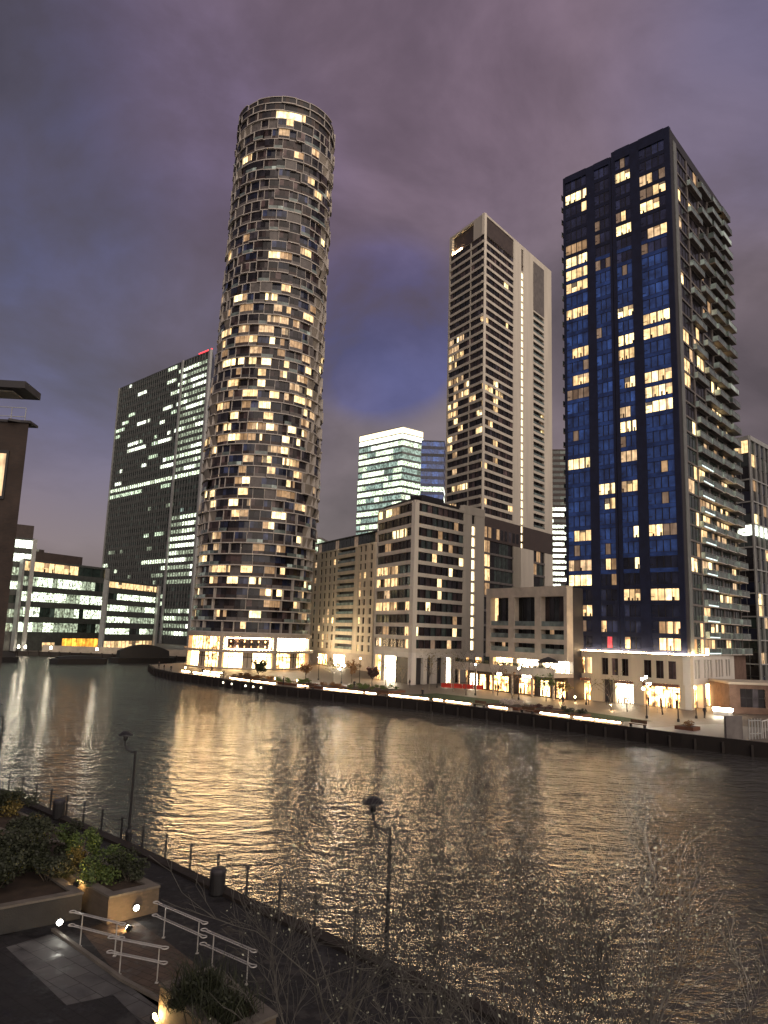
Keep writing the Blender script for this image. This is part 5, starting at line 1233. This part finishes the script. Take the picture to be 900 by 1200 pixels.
# ================================================================== NEAR BANK
F = Face(NQ[1], NQ[3]); U0 = -14
fence = thing('chain_fence', (NQ[1][0], NQ[1][1], 0), 'black post and chain fence along the near quay edge', 'fence')
posts = [gz(x, y, 0) for x, y in ((2, 920), (16, 926), (30, 930), (43, 936), (57, 944), (79, 957), (96, 962), (116, 970), (138, 978), (163, 991), (189, 1004), (211, 1015), (234, 1024), (274, 1046), (306, 1059))]
dlt = (posts[-1] - posts[0]).normalized(); us = [(p - posts[0]).dot(dlt) for p in posts]; step = us[-1] / 13.5
org = posts[0]
tops = []
for i in range(-4, 17):
    p = org + dlt * (i * step); p = Vector((p.x, p.y, .0))
    # keep the post on the coping line
    s = (Vector(p2(p)) - F.A).dot(F.n); q = Vector(p2(p)) - F.n * (s + .55); p = Vector((q.x, q.y, .012))
    mb = MB(); mb.lathe(p, [(.055, 0), (.05, 1.02), (.075, 1.04), (.075, 1.12), (.02, 1.2)], 'frame_dark', 8); mb.build('post', fence); tops.append(p)
for i in range(len(tops) - 1):
    for z in (1.0, .55):
        a, c = tops[i], tops[i + 1]; pts = [a.lerp(c, k / 6) + Vector((0, 0, z - .16 * math.sin(math.pi * k / 6))) for k in range(7)]
        mb = MB(); mb.tube(pts, .017, 'frame_dark', 4); mb.build('chain', fence)
def near_lamp(px, py, ptop, label):
    p = gz(px, py, 0); r0 = ray(*ptop); d = math.hypot(p.x, p.y); top = EYE.z + r0.z * d / math.hypot(r0.x, r0.y)
    p.z = .012; h = top - .55; r = thing('street_lamp', p, label, 'street lamp', 'unlit black lamps on the near promenade')
    mb = MB(); mb.tube([p, p + Vector((0, 0, h))], [.085, .055], 'frame_dark', 10); mb.build('pole', r)
    mb = MB(); mb.lathe(p, [(.16, 0), (.16, .5), (.11, .62)], 'frame_dark', 12); mb.build('base', r)
    pts = [p + Vector((0, 0, h - .05)), p + Vector((-.25, .0, h - .08)), p + Vector((-.48, 0, h + .03)), p + Vector((-.58, 0, h + .28)), p + Vector((-.58, 0, h + .5))]
    mb = MB(); mb.tube(pts, .045, 'frame_dark', 8); mb.build('arm', r)
    hd = p + Vector((-.58, 0, h + .5)); mb = MB(); mb.lathe(hd, [(.09, -.02), (.12, .1), (.10, .22), (.37, .24), (.35, .29), (.18, .42), (.04, .46)], 'frame_dark', 18); mb.build('lamp_head', r)
near_lamp(150, 987, (152, 867), 'unlit black lamp post with mushroom head standing by the chain fence above the shrub bed')
near_lamp(452, 1150, (443, 949), 'unlit black lamp post behind the bare tree twigs')
near_lamp(-3, 905, (0, 830), 'unlit black lamp post cut by the left edge of the view')
def bin_(px, py, label):
    p = gz(px, py, 0); p.z = .012; r = thing('litter_bin', p, label, 'bin', 'black bins on the near promenade')
    mb = MB(); mb.lathe(p, [(.27, 0), (.31, .06), (.33, .85)], 'frame_dark', 14); mb.build('body', r); mb = MB(); mb.lathe(p, [(.36, .86), (.36, .95), (.30, 1.03), (.06, 1.05)], 'clad_dark', 14); mb.build('lid', r)
bin_(68, 960, 'black litter bin on the near promenade by the left fence posts'); bin_(254, 1049, 'black litter bin by the fence near the handrails')
# planted beds in brick walls
surf('coping', (.15, .135, .115), .8, .25, 2, bump=.3); surf('wall_grey', (.036, .036, .035), .8, .35, 1.6, bump=.35)
def slabs(name, c1, c2, joint, bw, bh, rot, rough=.95):
    m, t, b = newmat(name); g = t.nodes.new('ShaderNodeNewGeometry'); mq = t.nodes.new('ShaderNodeMapping'); mq.inputs['Rotation'].default_value = (0, 0, math.radians(rot)); t.links.new(g.outputs['Position'], mq.inputs[0])
    k = t.nodes.new('ShaderNodeTexBrick'); t.links.new(mq.outputs[0], k.inputs['Vector']); k.inputs['Scale'].default_value = 1
    k.inputs['Color1'].default_value = (*c1, 1); k.inputs['Color2'].default_value = (*c2, 1); k.inputs['Mortar'].default_value = (*joint, 1); k.inputs['Brick Width'].default_value = bw; k.inputs['Row Height'].default_value = bh; k.inputs['Mortar Size'].default_value = .012
    n = t.nodes.new('ShaderNodeTexNoise'); n.inputs['Scale'].default_value = 1.1; n.inputs['Detail'].default_value = 7; n.inputs['Roughness'].default_value = .65; t.links.new(g.outputs['Position'], n.inputs['Vector'])
    t.links.new(mixc(t, 1.0, k.outputs[0], ramp(t, n.outputs[0], [(.35, .5), (.5, .95), (.68, 1.35)]), 'MULTIPLY'), b.inputs['Base Color'])
    t.links.new(ramp(t, n.outputs[0], [(.38, rough * .45), (.6, rough * 1.3)]), b.inputs['Roughness'])
    bq = t.nodes.new('ShaderNodeBump'); bq.inputs['Strength'].default_value = .5; bq.inputs['Distance'].default_value = .02; t.links.new(k.outputs['Fac'], bq.inputs['Height']); bq.invert = True; t.links.new(bq.outputs[0], b.inputs['Normal'])
slabs('paver', (.12, .12, .118), (.095, .095, .096), (.025, .025, .025), .9, .6, 38); slabs('paver_brown', (.10, .070, .052), (.075, .055, .043), (.03, .025, .02), .6, .3, 30); slabs('ground_dark', (.022, .021, .023), (.017, .017, .019), (.008, .008, .008), .6, .4, 38)
near.data.materials[0] = MAT['ground_dark']
def bed(name, pts, zt, th, wall, label, planting, fill='soil', closed=True):
    """pts: outer corners clockwise or not; a brick wall ring with coping and planting"""
    r = thing(name, (pts[0][0], pts[0][1], 0), label, 'planter'); w, cp = MB(), MB(); n = len(pts); cen = Vector((sum(p[0] for p in pts) / n, sum(p[1] for p in pts) / n))
    ins = []
    for i in range(n):
        a, b_, c = Vector(pts[i - 1]), Vector(pts[i]), Vector(pts[(i + 1) % n]); d1_ = (a - b_).normalized(); d2 = (c - b_).normalized(); bi = (d1_ + d2); s = abs(d1_.x * d2.y - d1_.y * d2.x); ins.append(b_ + bi * th / max(s, .3))
    for i in range(n):
        a, b_, c, d = Vector(pts[i]), Vector(pts[(i + 1) % n]), ins[(i + 1) % n], ins[i]
        w.hexa([(*a, .012), (*b_, .012), (*c, .012), (*d, .012), (*a, zt - .08), (*b_, zt - .08), (*c, zt - .08), (*d, zt - .08)], wall)
        oa, ob = a + (a - cen).normalized() * .05, b_ + (b_ - cen).normalized() * .05; ic, id_ = c - (c - cen).normalized() * .04, d - (d - cen).normalized() * .04
        cp.hexa([(*oa, zt - .078), (*ob, zt - .078), (*ic, zt - .078), (*id_, zt - .078), (*oa, zt), (*ob, zt), (*ic, zt), (*id_, zt)], 'coping')
    w.build('wall', r); cp.build('coping', r)
    s = MB(); s.quad([(p[0], p[1], zt - .12) for p in ins], fill); s.build('soil', r)
    return r, cen
def bush(mb, c, rx, ry, rz, n, mats, rng, s=(.03, .075)):
    # several overlapping clumps, denser towards their skins, so the outline stays ragged
    cl = [(rng.uniform(-.6, .6) * rx, rng.uniform(-.6, .6) * ry, rng.uniform(.1, .75) * rz * 2, rng.uniform(.28, .55)) for _ in range(9)]
    for i in range(n):
        k = rng.randrange(9); q = cl[k]; d = Vector((rng.gauss(0, 1), rng.gauss(0, 1), rng.gauss(0, 1))).normalized() * (rng.random() ** .5) * q[3]
        p = Vector((c[0] + q[0] + d.x * rx, c[1] + q[1] + d.y * ry, c[2] + q[2] + d.z * rz)); 
        if p.z < c[2]: p.z = c[2] + rng.random() * .1
        ss = rng.uniform(*s); a = Vector((rng.uniform(-1, 1), rng.uniform(-1, 1), rng.uniform(-.6, 1))).normalized() * ss; b_ = a.orthogonal().normalized() * ss * .55
        mb.quad([p - a, p + b_, p + a, p - b_], mats[k % len(mats)])
    for q in cl:
        mb.tube([(c[0] + q[0] * .2, c[1] + q[1] * .2, c[2]), (c[0] + q[0] * .7, c[1] + q[1] * .7, c[2] + q[2] * .5), (c[0] + q[0], c[1] + q[1], c[2] + q[2])], [.02, .014, .006], 'bark', 4)
rng = random.Random(77)
zt = 1.0; c_ = p2(gz(128, 1050, zt)); l_ = p2(gz(18, 990, zt)); r_ = p2(gz(187, 1037, zt)); bk = (l_[0] + r_[0] - c_[0], l_[1] + r_[1] - c_[1])
B1, cen = bed('raised_bed', [c_, r_, bk, l_], zt, .34, 'brick_bed', 'brick raised bed of lit yellow green shrubs beside the handrails', None)
shr = [(118, 1035, 1.0, .9, .75, 2300, ('leaf_green', 'leaf_green', 'leaf_dark')), (98, 1015, .9, .9, .85, 2600, ('leaf_green', 'leaf_yellow', 'leaf_green')), (140, 1022, 1.0, .8, .6, 1800, ('leaf_dark', 'leaf_green')), (82, 1000, .8, .8, .7, 1600, ('leaf_green', 'leaf_dark')), (150, 1032, .8, .7, .5, 1200, ('leaf_dark',))]
for k, (px, py, rx, ry, rz, n, ms) in enumerate(shr):
    p = gz(px, py, .9); mb = MB(); bush(mb, (p.x, p.y, .88), rx, ry, rz, n, ms, rng)
    tag(mb.build('shrub', None, Vector((p.x, p.y, .88))), ('bright green shrub at the corner of the raised bed', 'tall yellow green shrub in the middle of the raised bed', 'dark green shrub on the promenade side of the raised bed', 'yellow brown shrub at the far end of the raised bed', 'low dark shrub at the right end of the raised bed')[k], 'shrub', 'shrubs in the lit raised bed')
# left dark bed
a1_ = p2(gz(-60, 1074, .95)); a2_ = p2(gz(97, 1045, .95)); a3_ = p2(gz(14, 990, .95)); a4_ = (a1_[0] + a3_[0] - a2_[0], a1_[1] + a3_[1] - a2_[1])
bed('raised_bed', [a1_, a2_, a3_, a4_], .95, .30, 'wall_grey', 'dark planted bed at the left edge with pale coping', None)
for k, (px, py, rx, rz, n) in enumerate(((10, 1020, 1.9, 1.1, 4200), (55, 1030, 1.2, .6, 2200), (-10, 1045, 1.6, 1.0, 3000), (25, 1000, 1.4, .9, 2600))):
    p = gz(px, py, .9); mb = MB(); bush(mb, (p.x, p.y, .82), rx, rx * .8, rz, n, ('leaf_dark',), rng, (.04, .09))
    tag(mb.build('shrub', None, Vector((p.x, p.y, .82))), ('big dark shrub at the left edge behind the pale coping', 'low dark shrub near the inner corner of the left bed', 'dark shrub cut by the left edge of the view', 'dark shrub at the far end of the left bed')[k], 'shrub', 'dark shrubs in the left bed')
# small bed further along the promenade with brownish shrubs
b1_ = [p2(gz(x, y, .35)) for x, y in ((-30, 960), (52, 992), (100, 985), (10, 945))]
bed('raised_bed', b1_, .35, .2, 'brick_bed', 'low bed of brown yellow shrubs beyond the left bed by the fence', None)
for k, (px, py, rx, rz, n) in enumerate(((10, 955, 1.4, .9, 2600), (40, 975, 1.0, .45, 1200))):
    p = gz(px, py, .3); mb = MB(); bush(mb, (p.x, p.y, .28), rx, rx, rz, n, ('leaf_dark', 'leaf_yellow', 'leaf_dark'), rng, (.04, .085))
    tag(mb.build('shrub', None, Vector((p.x, p.y, .28))), ('tall brown yellow shrub in the low bed by the fence', 'low brown shrub at the near end of the low bed')[k], 'shrub')
# paving
def sheet(name, px, mat, z, kind='structure'):
    mb = MB(); mb.quad([(*p2(gz(x, y, z)), z) for x, y in px], mat); return tag(mb.build(name), kind=kind)
sheet('terrace', ((-60, 1118), (62, 1091), (190, 1178), (330, 1290), (-60, 1290)), 'ground_dark', .004)  # dark ground colour around and below the paler paving
sheet('paving', ((7, 1110), (62, 1094), (142, 1150), (190, 1176), (215, 1205), (172, 1205), (133, 1166), (78, 1178)), 'paver', .008)
sheet('ramp', ((96, 1091), (147, 1071), (198, 1105), (275, 1165), (258, 1205), (216, 1203), (143, 1149)), 'paver_brown', .008)
mb = MB(); ka = [gz(x, y, 0) for x, y in ((62, 1091), (142, 1149), (190, 1175), (222, 1204))]
kf = off_line([p2(p) for p in ka], .07); kb = off_line([p2(p) for p in ka], -.07)
for i in range(3): mb.hexa([(*kf[i], .009), (*kf[i + 1], .009), (*kb[i + 1], .009), (*kb[i], .009), (*kf[i], .10), (*kf[i + 1], .10), (*kb[i + 1], .10), (*kb[i], .10)], 'coping')
tag(mb.build('kerb'), kind='structure')
# lower planter lit by a warm lamp
zt = .9; c2 = p2(gz(188, 1153, zt)); r2 = p2(gz(250, 1132, zt)); l2 = p2(gz(258, 1215, zt)); k2 = (r2[0] + l2[0] - c2[0], r2[1] + l2[1] - c2[1])
bed('raised_bed', [c2, r2, k2, l2], zt, .3, 'brick_bed', 'brick planter at the bottom with a yellow lit wall and dark reeds', None)
for k, (px, py, rx, rz, n) in enumerate(((235, 1165, .9, .8, 2200), (265, 1190, 1.0, .8, 2200), (215, 1175, .6, .4, 900))):
    p = gz(px, py, .85); mb = MB(); 
    for i in range(260):
        q = Vector((p.x + rng.gauss(0, rx * .4), p.y + rng.gauss(0, rx * .4), .8)); d = Vector((rng.gauss(0, .35), rng.gauss(0, .35), rng.uniform(.6, 1.4) * rz)); sd_ = Vector((rng.gauss(0, 1), rng.gauss(0, 1), 0)).normalized() * .012
        m1 = q + d * .6; e1 = q + d + Vector((d.x, d.y, -.15)) * .4; mb.quad([q - sd_, q + sd_, m1 + sd_, m1 - sd_], 'leaf_dark'); mb.quad([m1 - sd_, m1 + sd_, e1], 'leaf_dark')
    bush(mb, (p.x, p.y, .82), rx * .8, rx * .7, rz * .4, 500, ('leaf_dark',), rng)
    tag(mb.build('reed_clump', None, Vector((p.x, p.y, .8))), ('dark reed clump at the top corner of the bottom planter', 'dark reed clump at the right of the bottom planter', 'small reed clump by the yellow lit wall')[k], 'plant', 'reeds in the bottom planter')
# handrails: a long loop above, a long loop below, two posts
def handrail(p0, p1, label, posts=(.22, .88), z0=.012):
    a = gz(*p0, 1.05); c = gz(*p1, 1.05); a.z = c.z = 0; t = (c - a).normalized(); nn = Vector((-t.y, t.x, 0)); Lr = (c - a).length
    r = thing('handrail', (a.x, a.y, z0), label, 'handrail', 'steel handrails beside the ramp')
    for z, e in ((1.05, 0), (.62, .02)):
        pts = []; w = .05; bl = .17
        def loop_end(u, s):
            o = []
            for k in range(9):
                an = math.pi * (k / 8) ; o.append((u + s * (math.sin(an) * bl * 1.3), math.cos(an) * (w + (bl - w) * math.sin(an))))
            return o
        path = [(bl * 2, w)] + [(Lr - bl * 2, w)] + loop_end(Lr - bl, 1) + [(Lr - bl * 2, -w), (bl * 2, -w)] + [(x, -y) for x, y in loop_end(bl, -1)] + [(bl * 2, w)]
        mb = MB(); mb.tube([a + t * u + nn * v + Vector((0, 0, z)) for u, v in path], .020, 'steel', 8); mb.build('rail', r, smooth=True)
    for u in posts:
        q = a + t * (Lr * u); mb = MB(); mb.tube([q + Vector((0, 0, z0)), q + Vector((0, 0, 1.04))], .021, 'steel', 8); mb.box(q.x - .05, q.x + .05, q.y - .05, q.y + .05, z0, z0 + .02, 'steel'); mb.build('post', r)
handrail((84, 1068), (145, 1083), 'steel handrail nearest the left wall light'); handrail((129, 1098), (195, 1111), 'steel handrail before the kerb, with a red glint'); handrail((182, 1057), (241, 1082), 'steel handrail on the far side of the ramp, near the bed'); handrail((238, 1089), (299, 1115), 'steel handrail at the lower right of the ramp')
# wall lights
def wall_light(px, py, z, aim, e, label, col=(1, .95, .82), vis=True):
    p = gz(px, py, z); r = thing('wall_light', p, label, 'light')
    d = (Vector(aim) - p).normalized(); sidev = d.cross(Vector((0, 0, 1))).normalized(); upv = sidev.cross(d)
    mb = MB(); mb.tube([p - d * .10, p - d * .01], .12, 'frame_dark', 12); ho = mb.build('housing', r)
    mb = MB(); mb.tube([p - d * .008, p + d * .008], .105, 'spot_white' if vis else 'lamp_orange', 14); mb.build('lens', ho, r.location)
    l = bpy.data.lights.new('lamp_light', 'SPOT'); l.energy = e; l.color = col; l.spot_size = math.radians(130); l.spot_blend = .7; l.shadow_soft_size = .08
    o = bpy.data.objects.new('lamp_light', l); COL.objects.link(o); o.parent = r; o.location = d * .06; o.rotation_euler = (-d).to_track_quat('Z', 'Y').to_euler()
wall_light(70, 1081, .45, gz(100, 1130, 0), 14, 'bright round light in the wall of the left bed')
wall_light(160, 1064, .45, gz(190, 1110, 0), 12, 'bright round light in the wall of the raised bed')
p = gz(126, 1090, .1); wall_light(150, 1087, .14, gz(112, 1052, .8), 20, 'low light under the first handrail', (1, .72, .42), False)
wall_light(182, 1192, .12, gz(205, 1175, .5), 10, 'small ground light before the yellow lit planter wall', (1, .82, .35), False)
p = gz(84, 1028, .95)
wall_light(90, 1035, 1.02, (p.x + .5, p.y + 1.8, 1.9), 9, 'small spike light added at the edge of the raised bed to brighten its shrubs', (1, .85, .45), False)  # added lamp, put in to light the shrubs of this bed
# bare trees close to the viewer
def near_tree(px, Y, h, spread, seed, label, levels, split, lean, nb, up=.8, tf=.35, r0=.13, budm='bud'):
    b = gd(px, 1200, Y); return tree('bare_tree', (b.x, Y, .012), h, spread, label, seed, 'bark_near', budm, nb, levels, split, r0, 'bare trees in front of the water', up, 4, tf, lean, ls=(.012, .034), rmin=.0042)
near_tree(415, 15.0, 9.6, .55, 301, 'tallest bare tree, its fine twigs rising before the second lamp post', 4, 3, (-.1, .2), 120, 1.0, .42, .05)
near_tree(500, 15.5, 8.9, .6, 306, 'slender bare tree right of the second lamp post', 4, 3, (.1, 0), 120, .9, .44, .045)
near_tree(690, 12.0, 8.6, .75, 302, 'wide bare tree with pale buds at the lower right', 4, 3, (.1, .1), 520, .6, .5, .085)
near_tree(590, 14.0, 7.4, .8, 303, 'low bare tree with yellow green buds at the bottom centre', 5, 3, (0, 0), 700, .5, .45, .06)
near_tree(350, 15.5, 6.4, .8, 304, 'low twiggy tree right of the handrails', 4, 3, (0, 0), 260, .5, .4, .05)
near_tree(800, 11.5, 7.5, .8, 305, 'bare tree at the lower right edge', 4, 3, (0, 0), 400, .4, .5, .06)
